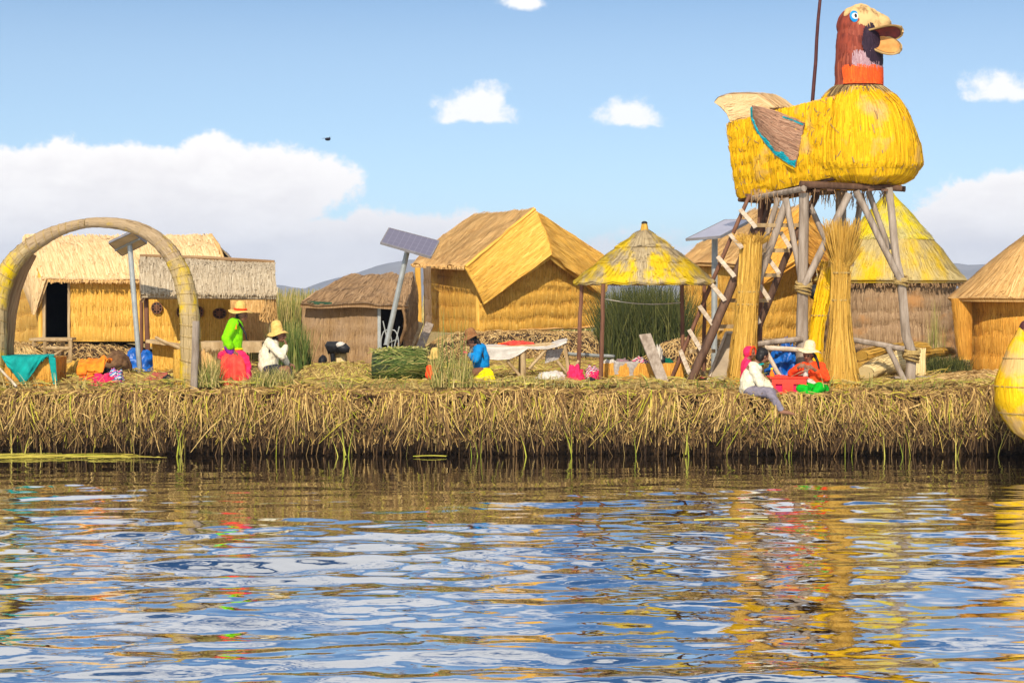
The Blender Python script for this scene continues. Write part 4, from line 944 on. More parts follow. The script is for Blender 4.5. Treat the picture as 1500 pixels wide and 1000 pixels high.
# ---------------- arch
def arch():
    Y = 25.9
    t = thing('reed_arch', (P(140, 0, Y).x, Y, GZ), 'tall bound reed arch with yellow patches at the left edge', 'arch')
    k = [(-8, 566, 17), (-6, 500, 16), (-3, 445, 15.5), (10, 400, 14.5), (35, 368, 13), (70, 345, 10.5), (100, 333, 8), (127, 327, 7), (150, 326, 7.5), (180, 329, 8.5), (210, 338, 10), (237, 357, 12), (258, 385, 14), (271, 420, 15), (278, 465, 15.5), (279, 515, 16), (279, 570, 17)]
    def cat(P0, P1, P2, P3, s): return tuple(.5*((2*b)+(c-a)*s+(2*a-5*b+4*c-d)*s*s+(3*b-a-3*c+d)*s**3) for a, b, c, d in zip(P0, P1, P2, P3))
    cs = []
    for i in range(len(k)-1):
        for s in range(6): cs.append(cat(k[max(i-1, 0)], k[i], k[i+1], k[min(i+2, len(k)-1)], s/6))
    cs.append(k[-1])
    def seg(i0, i1, m, name, sc_=1.0):
        mb = MB(); ctr = [P(c[0], c[1], Y) for c in cs[i0:i1]]; rad = [S(c[2], Y)*.90*sc_*(1+.03*math.sin(j*2.1)+.06*noise.noise(V((c[0]*.05, c[1]*.05, 2)))) for j, c in enumerate(cs[i0:i1])]
        tube(mb, ctr, rad, 22)
        n = len(ctr)-1
        for _ in range(int(n*26)):
            a = random.random()*2*math.pi; i = random.randint(0, max(0, n-4)); l_ = random.randint(2, 4); pr = None; u = random.random()*90
            for j in range(i, min(i+l_, n)+1):
                tn = (ctr[min(j+1, n)]-ctr[max(j-1, 0)]).normalized(); s_ = V((0, 1, 0)); q = tn.cross(s_)
                d = q*math.cos(a)+s_*math.sin(a); o = -q*math.sin(a)+s_*math.cos(a); p = ctr[j]+d*(rad[j]+.008); cur = (p-o*.010, p+o*.010)
                if pr: mb.quadv([pr[0], pr[1], cur[1], cur[0]], [(u, 0), (u+.02, 0), (u+.02, .1), (u, .1)])
                pr = cur
        mb.build(name, m, t)
    seg(0, 26, 'archyel', 'arch_leg'); seg(25, 43, 'arch', 'arch_crown', .985); seg(42, 72, 'arch', 'arch_shoulder', 1.02); seg(71, len(cs), 'archyel', 'arch_leg', 1.0)
    mb = MB(); hx_ = []
    for j in range(2, len(cs)-1, 1):
        c = cs[j]; ctr = P(c[0], c[1], Y); n = (P(cs[j+1][0], cs[j+1][1], Y)-P(cs[j-1][0], cs[j-1][1], Y)).normalized(); s_ = V((0, 1, 0)); q = n.cross(s_); r_ = S(c[2], Y)*.96
        nx_ = P(cs[j+1][0], cs[j+1][1], Y)
        hx_ += [ctr.lerp(nx_, i/10)+q*math.cos(a)*r_+s_*math.sin(a)*r_ for i, a in [(i, math.pi*(j+i/10)) for i in range(10)]]
    tube(mb, hx_, .007, 4, False)
    mb.build('binding', 'cord', t)
    # added brown strand giving the left leg its shadow side
    mb = MB(); tube(mb, [P(x, y, Y+.35) for x, y in ((12, 560), (10, 505), (14, 460), (22, 425), (34, 395), (48, 372))], [.10, .11, .11, .10, .09, .07], 12); mb.build('shadow_strand', 'brown', t)
arch()
mb = pole(None, '', P(287, 470, 25.55), P(284, 572, 25.55), .055, .06, 'wood'); setp(mb.build('wooden_post', 'wood'), 'weathered pale post fixed to the right leg of the arch', 'post')
mb = MB(); tube(mb, wob(P(0, 540, 25.6), P(24, 566, 25.35), 4, .01), .02, 6); setp(mb.build('stick', 'lightwood'), 'pale stick lying at the rim by the left edge of the teal cloth', 'stick')
# ---------------- solar panels
def solar(label, pole0, pole1, rp, quad, m_front, bot=False, legs=1):
    t = thing('solar_panel', V((pole1.x, pole1.y, GZ)), label, 'solar panel', 'solar panels on poles')
    mb = MB(); tube(mb, [pole0, pole0.lerp(pole1, .5), pole1], rp, 10); mb.build('pole', 'metal', t)
    a, b, c, d = quad; n = (b-a).cross(d-a).normalized()
    if n.z < 0: n = -n
    mb = MB(); th = .035
    lo, hi = [q-n*th for q in quad], [q for q in quad]
    mb.quadv(lo); 
    for i in range(4): j = (i+1) % 4; mb.quadv([lo[i], lo[j], hi[j], hi[i]])
    mb.build('panel_back', 'backing' if bot else m_front, t, smooth=False)
    mb = MB(); mb.quadv([q+n*.003 for q in hi], [(0, 0), (1, 0), (1, 1), (0, 1)]); mb.build('panel_face', m_front, t, smooth=False)
    mb = MB()
    for i in range(4): bar(mb, quad[i]-n*.015, quad[(i+1) % 4]-n*.015, .045, .022, n)
    mb.build('panel_frame', 'dkmetal', t, smooth=False)
    mb = MB(); cc = (a+b+c+d)/4; bar(mb, pole0, cc-n*.05, .05, .05); bar(mb, a.lerp(b, .5)-n*.05, d.lerp(c, .5)-n*.05, .03, .03, n); mb.build('bracket', 'metal', t, smooth=False)
    return t
def pv():
    m, t, b = mat('photovoltaic_cells'); uv = nd(t, 'ShaderNodeTexCoord')
    br = nd(t, 'ShaderNodeTexBrick'); br.offset = 0; br.inputs['Scale'].default_value = 1; br.inputs['Brick Width'].default_value = 1/9; br.inputs['Row Height'].default_value = 1/4
    br.inputs['Mortar Size'].default_value = .006; br.inputs['Color1'].default_value = (.13, .12, .18, 1); br.inputs['Color2'].default_value = (.13, .12, .18, 1); br.inputs['Mortar'].default_value = (.20, .19, .26, 1)
    t.links.new(uv.outputs['UV'], br.inputs[0]); t.links.new(br.outputs[0], b.inputs['Base Color']); b.inputs['Roughness'].default_value = .3; b.inputs['Specular IOR Level'].default_value = .6
    M['pv'] = m
pv(); M['dkmetal'] = plain('dull_frame', (.26, .25, .27), (.2, .19, .2), 8, .5, 0); M['backing'] = plain('panel_backing', (.62, .50, .34), (.46, .36, .22), 3, .7, 0); M['palepanel'] = plain('pale_panel', (.42, .40, .46), (.36, .34, .40), 3, .3, 0, spec=.6)
solar('small square solar panel on a straight grey pole, seen between the arch and long hut', P(190, 357, 29.5), V((P(205, 0, 29.5).x, 29.5, GZ)), .045,
      [P(160, 354, 29.5), P(179, 372, 30.1), P(215, 354, 29.5), P(194, 338, 28.9)], 'pv', True)
solar('long dark solar panel on a leaning pole beside the largest hut', P(597, 366, 31.0), P(566, 505, 31.0), .05,
      [P(558, 355, 30.6), P(631, 376, 30.6), P(643, 353, 31.3), P(570, 334, 31.3)], 'pv')
t_ = solar('thin pale panel seen almost edge on, on a grey post left of the duck tower', P(1047, 347, 30.2), V((P(1046, 0, 30.2).x, 30.2, GZ)), .055,
      [P(1005, 350, 29.6), P(1055, 346, 29.4), P(1100, 322, 31.0), P(1062, 322, 31.4)], 'palepanel')
# ================================================================ duck watchtower
def watchtower():
    Y = 27.3
    t = thing('reed_watchtower', (P(1200, 0, Y).x, Y, GZ), 'tall wooden watchtower carrying a big yellow reed duck', 'watchtower')
    def leg(nm, pts, r, m='wood', YY=None):
        mb = MB(); q = [P(x, y, YY or Y) if len(p) == 2 else P(*p) for p in pts for x, y in [p[:2]]]
        full = []
        for a, b in zip(q, q[1:]): full += wob(a, b, 4, .008)[:-1]
        full.append(q[-1]); n = len(full)-1
        rr = [r[0]+(r[1]-r[0])*i/n for i in range(n+1)]
        tube(mb, full, rr, 8); mb.build(nm, m, t)
    F0, B0 = 26.5, 28.2           # near and far rows of posts
    leg('post', [(1178, 283, F0), (1176, 415, F0), (1175, 480, F0), (1175, 572, F0)], (.075, .105))
    leg('post', [(1302, 275, F0), (1312, 374, F0), (1321, 420, F0), (1327, 490, F0), (1335, 515, F0), (1333, 578, F0)], (.06, .085))
    leg('post', [(1117, 285, B0), (1112, 420, B0), (1108, 560, B0)], (.07, .075), 'redwood')
    leg('post', [(1232, 280, B0), (1230, 560, B0)], (.09, .09), 'wood')
    for a, b, r_, m, y0 in (((1140, 290), (1109, 396), .045, 'wood', F0+.3), ((1152, 296), (1106, 425), .06, 'wood', F0+.1), ((1151, 290), (1173, 408), .05, 'wood', F0+.05),
                            ((1244, 284), (1178, 418), .06, 'wood', F0-.08), ((1186, 300), (1222, 380), .045, 'wood', F0+.6), ((1262, 284), (1246, 390), .05, 'wood', B0-.3),
                            ((1254, 280), (1320, 412), .055, 'wood', F0-.06), ((1272, 280), (1303, 366), .045, 'wood', F0+.3), ((1128, 290), (1118, 330), .05, 'dkwood', B0-.1), ((1196, 285), (1180, 320), .06, 'dkwood', B0-.4)):
        leg('brace', [(*a, y0), (*b, y0)], (r_, r_*.95), m)
    # knots of bound reed where the posts are spliced
    for px, py, n, r_ in ((1177, 420, 6, .115), (1320, 412, 5, .10), (1335, 518, 6, .12)):
        mb = MB()
        for k in range(n):
            c = P(px, py-6+k*3, F0); tube(mb, [c+V((r_*math.cos(a)*(1+.1*math.sin(k)), r_*math.sin(a), .03*math.sin(a+k))) for a in [2*math.pi*i/12 for i in range(13)]], .02, 5, False)
        mb.build('lashing', 'cord', t)
    # platform
    zb = P(0, 279, 27.0).z
    hull0, hull1 = P(1104, 290, 27.6), P(1190, 270, 26.4)
    leg('platform_beam', [(1103, 290, 27.6), (1178, 276, 26.3)], (.045, .05))
    leg('platform_beam', [(1172, 270, 26.35), (1320, 276, 26.6)], (.06, .05), 'dkwood')
    leg('platform_beam', [(1090, 286, 28.4), (1240, 279, 28.3)], (.06, .06), 'dkwood')
    leg('platform_beam', [(1240, 272, 28.2), (1326, 277, 27.8)], (.05, .05), 'dkwood')
    for k in range(11):
        px = 1096+k*20; mb = MB(); sl_ = -0.12*k+1.2
        y0 = 27.6-.12*min(k, 9); py = 286-1.3*k if k < 7 else 277+(k-7)*.5
        bar(mb, P(px, py, y0-.1), P(px+random.uniform(-3, 3), py-3, y0+1.6), .10, .035, (1, 0, 0)); mb.build('platform_plank', 'dkwood', t)
    mb = MB()
    for _ in range(130):
        p = P(random.uniform(1100, 1300), 280+random.uniform(-4, 3), random.uniform(26.6, 28)); straw(mb, p, p+V((random.gauss(0, .06), random.gauss(0, .05), -random.uniform(.08, .3))), .014)
    mb.build('hanging_straw', 'brown', t, smooth=False)['kind'] = 'stuff'
    # ---- hull of the duck: near side, far side, stern
    sd_ = V((.75, 1.0, 0)).normalized()*1.25     # across the hull, away from the viewer
    A, B_, C_, D_ = P(1083, 291, 28.1), P(1222, 259, 26.6), P(1222, 145, 26.6), P(1068, 183, 28.1)
    cen = (A+B_+C_+D_)/4+sd_*.5
    mb = MB(); Fn = bil(A, B_, C_, D_, 0.06, -sd_.normalized())
    q = quilt(5, .05, .5, 4.0); 
    def off(u, v): return q(u, v)+.03*abs(math.sin(u*5*math.pi))**.5+.04*math.sin(math.pi*u)
    patch(mb, Fn, 70, 50, cen, off); strips(mb, Fn, 900, cen, (.12, .34), (.012, .03), lift=(.003, .016), off=off, slant=.04, over=.02); mb.build('hull_side', 'duckyel', t)
    mb = MB(); F2 = bil(B_+sd_, A+sd_, D_+sd_, C_+sd_); patch(mb, F2, 30, 30, cen, q); strips(mb, F2, 200, cen, (.12, .34), off=q, over=.03); mb.build('hull_side', 'duckyel', t)
    mb = MB(); F3 = bil(A+sd_, A, D_, D_+sd_); patch(mb, F3, 30, 40, cen, q); strips(mb, F3, 200, cen, (.12, .34), off=q, over=.02); mb.build('stern', 'duckyel', t)
    flat(t, 'hull_deck', [A+V((0, 0, .05)), B_+V((0, 0, .05)), B_+sd_+V((0, 0, .05)), A+sd_+V((0, 0, .05))], 'dkwood')
    mb = MB(); F4 = bil(A+sd_*.06, B_+sd_*.06, C_+sd_*.06, D_+sd_*.06); patch(mb, F4, 10, 10, cen); F5 = bil(A+sd_*.94, B_+sd_*.94, C_+sd_*.94, D_+sd_*.94); patch(mb, F5, 10, 10, cen); mb.build('hull_lining', 'tanroof', t)
    mb = MB(); tube(mb, wob(D_+V((0, 0, .02)), C_+V((0, 0, .02)), 6, .015), .03, 6); mb.build('gunwale', 'tanroof', t)
    mb = MB(); tube(mb, wob(A+V((0, 0, -.02)), B_+V((0, 0, -.02)), 6, .015), .035, 6); tube(mb, wob(A+V((0, 0, -.02)), A+sd_, 6, .015), .035, 6); mb.build('hull_keel', 'dkwood', t)
    # tail: thick upturned fan
    prof = [(1043, 150), (1050, 142), (1062, 138), (1085, 137), (1108, 138), (1122, 148), (1135, 159), (1106, 169), (1086, 176), (1070, 183), (1064, 168), (1054, 157)]
    YT = 28.0; c0 = sum((P(x, y, YT) for x, y in prof), V((0, 0, 0)))/len(prof); mb = MB()
    def Ftail(u, v):      # closed outline swept across the hull
        i = (u*len(prof)) % len(prof); k = int(i); f = i-k; a, b = prof[k], prof[(k+1) % len(prof)]
        p = P(a[0]+(b[0]-a[0])*f, a[1]+(b[1]-a[1])*f, YT)
        s = abs(2*v-1)**6*.12; return p.lerp(c0, s)+sd_*(v*.95-.03)+V((0, 0, .05*math.sin(math.pi*v)))
    Ftail.ul = 2.2; Ftail.vl = 1.1
    patch(mb, Ftail, 48, 12, c0+sd_*.5, lump(.02, 4), swap=True)
    mb.quadv([Ftail(i/24, 0) for i in range(24)], [(p*.3, p*.5) for p in range(24)])
    near = bil(P(1066, 180, YT-.03), P(1108, 170, YT-.03), P(1132, 159, YT-.03), P(1046, 151, YT-.03))
    strips(mb, bil(P(1058, 152, YT-.04), P(1070, 180, YT-.04), P(1128, 160, YT-.04), P(1106, 140, YT-.04)), 260, c0+sd_*.5, (.12, .4), (.01, .022), lift=(0, .012), slant=.12)
    strips(mb, Ftail, 240, c0+sd_*.5, (.1, .4), (.01, .02), ur=(.1, .55), along='u', slant=.1, lift=(.004, .02)); mb.build('tail', 'cream', t)
    # wing standing off the near side
    nw = -sd_.normalized(); dpt = lambda x, y, o=0.0: P(x, y, 28.1-1.5*(x-1068)/154)+nw*(.11+o)
    wp = [(1106, 155), (1131, 161), (1158, 171), (1186, 182), (1187, 200), (1181, 224), (1172, 245), (1156, 236), (1142, 226), (1131, 215), (1117, 195), (1107, 174)]
    top_ = [(1106, 155), (1120, 158), (1135, 162), (1152, 169), (1170, 175), (1186, 182)]; bot_ = [(1107, 174), (1116, 194), (1131, 214), (1144, 228), (1158, 237), (1173, 245)]
    def Fw(u, v):
        def pl(L_, u):
            i = min(max(u, 0), 1)*(len(L_)-1); k = min(int(i), len(L_)-2); f = i-k; return (L_[k][0]+(L_[k+1][0]-L_[k][0])*f, L_[k][1]+(L_[k+1][1]-L_[k][1])*f)
        a, b = pl(bot_, u), pl(top_, u); return dpt(a[0]+(b[0]-a[0])*v, a[1]+(b[1]-a[1])*v, .07*math.sin(math.pi*v)*math.sin(math.pi*u)+.05*u)
    Fw.ul = 1.1; Fw.vl = .6
    wm_ = reed_mat('wing_reed', (.17, .08, .05), (.42, .22, .13), (.66, .42, .28), paint=(.62, .36, .22), pamt=(.55, .6), pscale=4, streak=60)
    cw = cen; mb = MB(); slab(mb, Fw, 30, 16, cw, .07, None, True); strips(mb, Fw, 520, cw, (.15, .5), (.008, .018), lift=(.004, .028), along='u', slant=.10, over=.01); mb.build('wing', wm_, t)
    def edge(u, a, b): return Fw(u, a).lerp(Fw(u, b), .5)
    wb = straw_mat('teal_painted_reed', [(0, (.0, .22, .26)), (.6, (.0, .34, .42)), (1, (.02, .42, .5))])
    mb = MB()
    for k in range(300):
        u = random.random()*.97; v = random.uniform(-.0, .10+.05*math.sin(u*20)); p = Fw(u, v)+nw*.034; e = Fw(min(u+.045, 1), v+random.uniform(-.03, .05))+nw*.034
        straw(mb, p, e, random.uniform(.02, .035))
    for k in range(60):
        v = random.uniform(.15, .85); p = Fw(0, v)+nw*.034; e = Fw(.035, v+random.uniform(-.05, .05))+nw*.034; straw(mb, p, e, .03)
    for k in range(60):
        u = random.uniform(.62, .97); p = Fw(u, .95)+nw*.036; straw(mb, p, Fw(u+.03, .97)+nw*.036, .025)
    mb.build('wing_border', wb, t, smooth=False)
    mb = MB(); tube(mb, [Fw(u, -.06)-nw*.03 for u in [i/14 for i in range(15)]], .045, 8); mb.build('wing_lip', 'duckyel', t)
    # ---- breast
    Yb = 27.0
    bp = [(131, 1257, 38), (137, 1257, 44), (145, 1258, 53), (158, 1261, 63), (175, 1264, 70), (195, 1266, 76), (215, 1267, 79), (232, 1267, 79), (243, 1267, 78.5), (252, 1267, 75), (262, 1267, 70), (271, 1265, 56), (277, 1262, 36), (279, 1260, 8)]
    def Fb(u, v):
        i = min(max(v, 0), 1)*(len(bp)-1); k = min(int(i), len(bp)-2); f = i-k
        py, cx, r_ = (bp[k][j]+(bp[k+1][j]-bp[k][j])*f for j in range(3)); a = -2*math.pi*u
        c = P(cx, py, Yb); rr = S(r_, Yb); return c+V((rr*math.cos(a), rr*math.sin(a)*1.0, 0))
    Fb.ul = 5; Fb.vl = 2.0; cb_ = P(1266, 215, Yb)
    def ob(u, v): return .018*noise.noise(V((u*120, v*4, 0)))+.035*noise.fractal(V((math.cos(6.28*u)*2, math.sin(6.28*u)*2, v*4)), 1, 2, 3)-(.012 if v > .66 else 0)
    mb = MB(); patch(mb, Fb, 140, 60, cb_, ob); strips(mb, Fb, 2600, cb_, (.15, .5), (.012, .028), (.03, .68), lift=(.002, .014), off=ob, slant=.06); strips(mb, Fb, 700, cb_, (.1, .3), (.012, .028), (.64, .99), lift=(.0, .012), off=ob, slant=.3)
    mb.build('breast', 'duckyel', t)
    mb = MB(); strips(mb, Fb, 120, cb_, (.03, .12), (.008, .018), (.08, .95), lift=(.022, .03), off=ob, slant=.5); strips(mb, Fn, 80, cen, (.03, .10), (.008, .018), lift=(.018, .026), off=off, slant=.8); o_ = mb.build('dark_nicks', 'brown', t, smooth=False); o_['kind'] = 'stuff'  # short brown strips laid on as dark nicks in the reed
    # ---- neck
    npf = [(134, 1256, 35), (127, 1256, 33.5), (118, 1256.5, 32.5), (105, 1256, 33), (92, 1256, 32.5), (78, 1256.5, 31.5), (65, 1256.5, 30.5), (52, 1256, 29), (40, 1256, 27), (28, 1257, 22)]
    def nf(r_add, a0, a1, p0, p1, colr):
        def Fk(u, v):
            vv = min(max(p0+(p1-p0)*v, 0), 1); i = vv*(len(npf)-1); k = min(int(i), len(npf)-2); f = i-k
            py, cx, r_ = (npf[k][j]+(npf[k+1][j]-npf[k][j])*f for j in range(3)); a = a0+(a1-a0)*u
            c = P(cx, py, Yb); rr = S(r_, Yb)+r_add; return c+V((rr*math.cos(a), rr*math.sin(a), 0))
        Fk.ul = (a1-a0)*.35; Fk.vl = 1.1*(p1-p0); return Fk
    redb = reed_mat('red_brown_paint', (.13, .025, .015), (.30, .06, .035), (.45, .13, .07), weather=(.42, .09, .035), wamt=(.5, .6), streak=30)
    orr = reed_mat('orange_red_paint', (.62, .05, .01), (.9, .10, .012), (.95, .20, .02), streak=30)
    plum = reed_mat('dark_plum_paint', (.012, .006, .015), (.03, .015, .03), (.06, .03, .05), streak=30)
    mauve = reed_mat('mauve_paint', (.26, .12, .14), (.42, .25, .28), (.6, .45, .46), streak=50)
    cn = P(1256, 80, Yb)
    def zone(mb, Fk, n, cn, cu, cv, ru, rv):
        for _ in range(n):
            a, r_ = random.random()*6.2832, random.random()**.5; u, v = cu+ru*r_*math.cos(a)*.98, cv+rv*r_*math.sin(a)
            strips(mb, Fk, 1, cn, (.05, .12), (.012, .024), (v, v), (u, u), (.001, .010), slant=.1)
    mb = MB(); Fk = nf(0, 0, 2*math.pi, 0, 1, 0); patch(mb, Fk, 48, 30, cn, lump(.012, 8)); strips(mb, Fk, 350, cn, (.08, .3), (.008, .02), lift=(.002, .010), slant=.06); mb.build('neck', redb, t)
    mb = MB(); Fk = nf(.040, -2.35, .7, .12, .34, 0); patch(mb, Fk, 40, 10, cn, lump(.008, 8)); strips(mb, Fk, 420, cn, (.05, .2), (.008, .02), lift=(.001, .010), over=.22); mb.build('neck_band', orr, t)
    mb = MB(); Fk = nf(.036, -1.95, -.05, .335, .47, 0); zone(mb, Fk, 420, cn, .5, .5, .55, .75); mb.build('neck_fringe', mauve, t)
    mb = MB(); Fk = nf(.042, -1.72, .1, .415, .82, 0); zone(mb, Fk, 900, cn, .55, .5, .48, .60); mb.build('throat', plum, t)
    mb = MB()
    for _ in range(700):
        a = random.uniform(0, 2*math.pi); c = P(1256.5, 126, Yb); r0 = S(33, Yb); e = P(1257, 143, Yb); r1 = S(random.uniform(47, 54), Yb); d = V((math.cos(a), math.sin(a)*.9, 0)); d2 = V((math.cos(a+random.gauss(0, .06)), math.sin(a)*.9, 0))
        straw(mb, c+d*r0, e+d2*r1, random.uniform(.012, .024), .03)
    mb.build('collar', straw_mat('collar_straw', [(0, (.06, .04, .025)), (.4, (.20, .13, .06)), (.8, (.42, .29, .12)), (1, (.66, .46, .16))]), t, smooth=False)
    # ---- head
    beak = reed_mat('beak_reed', (.30, .17, .06), (.52, .33, .13), (.68, .47, .21), weather=(.50, .30, .10), wamt=(.6, .68), streak=30)
    hx = V((1, -.25, .0)).normalized(); hz = V((0, 0, 1)); hy = hz.cross(hx)
    tx = (hx*math.cos(.30)-hz*math.sin(.30)).normalized(); tz = (hz*math.cos(.30)+hx*math.sin(.30)).normalized()
    hc = P(1261, 36, Yb-.02)
    mb = MB(); ell(mb, hc, (S(32, Yb), .27, S(28, Yb)), 30, 20, (tx, hy, tz), jit=.10, seed=2); 
    ell(mb, P(1281, 37, Yb-.05), (S(25, Yb), .21, S(19, Yb)), 24, 16, (tx, hy, tz), jit=.10, seed=5); face_m = plain('straw_face', (.64, .42, .18), (.28, .15, .055), 9, .8, .5, (1, 1, .6), pos=(.34, .50)); M['face'] = face_m; remeshed(mb, 'head', 'face', t, .022, 3, lambda c: .012*noise.noise(c*14)+.020*abs(noise.noise(c*7)))
    mb = MB(); ell(mb, P(1252, 38, Yb+.0), (S(26.5, Yb), .283, S(27, Yb)), 26, 16, (tx, hy, tz), jit=.05, seed=7); tube(mb, [P(1254, 46, Yb), P(1255.5, 60, Yb), P(1256, 84, Yb), P(1256, 112, Yb)], [S(28, Yb), S(30.8, Yb), S(32, Yb), S(33, Yb)], 24); M['redpaint'] = plain('red_brown_face_paint', (.33, .06, .03), (.12, .02, .013), 11, .75, .4, (1, 1, .35)); remeshed(mb, 'head_back', 'redpaint', t, .022, 3, lambda c: .008*noise.noise(c*12))
    # beaks as curved spoons
    def spoon(name, root, tip, wdt, curl, m, lining, up, side=None):
        root, tip = V(root), V(tip); ax = (tip-root); ln = ax.length; ax.normalize(); side = (side-ax*side.dot(ax)).normalized(); nrm = ax.cross(side).normalized()
        if nrm.z*up < 0: nrm = -nrm
        def Fs(u, v):
            x = v; wv_ = wdt*(math.sin(math.pi*min(1, (.16+.84*x))**1.0)**.5 if x < .999 else .02); s = (2*u-1)
            wv_ = wdt*max(.02, (1-max(0, (x-.55)/.45)**2.2))**.5*(.75+.25*x)
            return root+ax*ln*x+side*s*wv_+nrm*(curl*s*s*(1-.4*x)+.12*curl*math.sin(math.pi*x))
        Fs.ul = .4; Fs.vl = ln
        mb = MB(); slab(mb, Fs, 14, 18, root+ax*ln*.5-nrm*5, .03); o = mb.build(name, m, t)
        mb = MB()
        Fi = lambda u, v: Fs(.07+.86*u, v*.94)+nrm*.008
        Fi.ul, Fi.vl = .35, ln; patch(mb, Fi, 12, 14, root+ax*ln*.5-nrm*5); BASE[o] = BASE[t]; mb.build('beak_lining', lining, o)
        return o
    lin_u = plain('dark_red_paint', (.22, .04, .035), (.08, .02, .02), 8, .7, .2); lin_l = plain('ochre_paint', (.68, .34, .10), (.5, .2, .05), 6, .7, .2)
    spoon('upper_beak', P(1266, 50, Yb-.10), P(1321, 41, Yb-.42), .19, .11, beak, lin_u, -1, hy*.80-hz*.55)
    spoon('lower_beak', P(1265, 58, Yb-.08), P(1318, 76, Yb-.40), .185, .08, beak, lin_l, 1, hy*.55+hz*.80)
    # eye
    e0 = P(1252, 24.5, Yb-.245); fa = V((.25, -1, .25)).normalized(); ex = fa.cross(V((0, 0, 1))).normalized(); ez = ex.cross(fa)
    eb = plain('blue_paint', (.0, .28, .62), (.0, .2, .5), 8, .5, 0); ew = plain('white_paint', (.8, .8, .76), (.6, .6, .6), 8, .5, 0)
    mb = MB(); ell(mb, e0, (.085, .03, .10), 20, 10, (ex, fa, ez)); eo = mb.build('eye', eb, t)
    mb = MB(); ell(mb, e0+fa*.014, (.062, .025, .06), 18, 8, (ex, fa, ez)); mb.build('eye_white', ew, eo)
    mb = MB(); ell(mb, e0+fa*.030, (.024, .02, .034), 12, 8, (ex, fa, ez)); mb.build('pupil', 'black', eo)
    # mast
    mb = MB(); tube(mb, wob(P(1190, 150, 27.3), P(1206, -60, 27.3), 7, .02), [.030, .030, .029, .028, .027, .026, .025, .024], 8); mb.build('mast', M['mastwood'], t)
M['mastwood'] = plain('dark_mast_wood', (.10, .03, .025), (.06, .015, .015), 10, .5, .1)
watchtower()
# ---------------- stairs up to the duck
def stairs():
    t = thing('wooden_stairs', (P(1040, 0, 26.6).x, 26.6, GZ), 'steep wooden stairs with pale treads climbing to the duck tower', 'stairs')
    YN, YF = 26.1, 26.9
    def st(nm, pts, r, m, n=8):
        mb = MB(); full = []
        q = [P(*p) for p in pts]
        for a, b in zip(q, q[1:]): full += wob(a, b, 4, .008)[:-1]
        full.append(q[-1]); tube(mb, full, r, n); mb.build(nm, m, t)
    st('rail', [(979, 566, YF), (1040, 420, YF), (1098, 286, YF)], .032, 'redwood')
    st('stringer', [(1005, 572, YN), (1044, 486, YN), (1080, 398, YN+.2), (1108, 330, YN+.4)], .07, 'dkwood')
    st('stringer', [(1106, 492, YF), (1150, 380, YF), (1176, 324, YF), (1184, 296, YF)], .055, 'dkwood')
    L_ = [((997, 514), (1010, 546)), ((1010, 484), (1027, 512)), ((1025, 449), (1045, 476)), ((1039, 413), (1061, 439)), ((1052, 377), (1075, 404)), ((1070, 344), (1086, 362)), ((1085, 308), (1106, 332))]
    R_ = [((1144, 341), (1157, 362)), ((1125, 378), (1141, 400)), ((1112, 416), (1126, 438)), ((1104, 455), (1112, 472))]
    for a, b in L_+R_:
        mb = MB(); p, q = P(*a, YF-.05), P(*b, YN-.02 if (a, b) in L_ else YF-.5); bar(mb, p, q, .065, .04, (1, 0, .6)); mb.build('tread', 'lightwood', t, smooth=False)
    for x0, x1, y in ((1104, 1174, 330), (1088, 1156, 367), (1075, 1142, 403), (1062, 1126, 440), (1046, 1110, 478), (1012, 1046, 514), (1010, 1032, 546)):
        mb = MB(); bar(mb, P(x0, y, YN+.25), P(x1, y, YF-.02), .06, .05, (0, 0, 1)); mb.build('rung', 'tanwood', t, smooth=False)
stairs()
def board(name, label, cat, pts, Y0, Y1, th, m, frame=None):
    """leaning board; pts: bottom-left, bottom-right, top-right, top-left in px at Y0 (foot) and Y1 (top)"""
    t = None
    q = [P(*pts[0], Y0), P(*pts[1], Y0), P(*pts[2], Y1), P(*pts[3], Y1)]; n = (q[1]-q[0]).cross(q[3]-q[0]).normalized()
    if n.y > 0: n = -n
    mb = MB(); hi = [p+n*th/2 for p in q]; lo = [p-n*th/2 for p in q]; ln = (q[3]-q[0]).length; w_ = (q[1]-q[0]).length; U = [(0, 0), (w_, 0), (w_, ln), (0, ln)]
    mb.quadv(hi, U); mb.quadv(lo[::-1], U[::-1])
    for i in range(4): j = (i+1) % 4; mb.quadv([hi[i], lo[i], lo[j], hi[j]], U)
    if frame:
        t = thing(name, (q[0]+q[1])/2, label, cat); mb.build('panel', m, t, smooth=False)
        for i, j in ((0, 3), (3, 2), (1, 2)):
            f = MB(); bar(f, q[i]+n*(th/2+.015), q[j]+n*(th/2+.015), .05, .04, n); f.build('frame', frame, t, smooth=False)
        return t
    return setp(mb.build(name, m, smooth=False), label, cat)
board('wooden_plank', 'weathered grey plank leaning in front of the pavilion bench', 'plank', [(968, 572), (984, 572), (953, 489), (936, 491)], 26.0, 26.6, .04, 'wood')
board('framed_board', 'tan board with pale frame leaning behind the stair foot', 'board', [(1032, 570), (1064, 572), (1094, 489), (1063, 489)], 26.5, 27.1, .03, plain('stained_board', (.46, .36, .24), (.30, .23, .16), 3, .8, .2), 'lightwood')
board('leaning_board', 'left of two tan boards leaning on the largest hut', 'board', [(594, 512), (605, 512), (620, 474), (613, 472)], 33.5, 34.6, .04, 'tanwood')
board('leaning_board', 'right and wider of two tan boards leaning on the largest hut', 'board', [(607, 514), (619, 515), (635, 476), (624, 472)], 33.3, 34.5, .04, 'wood')
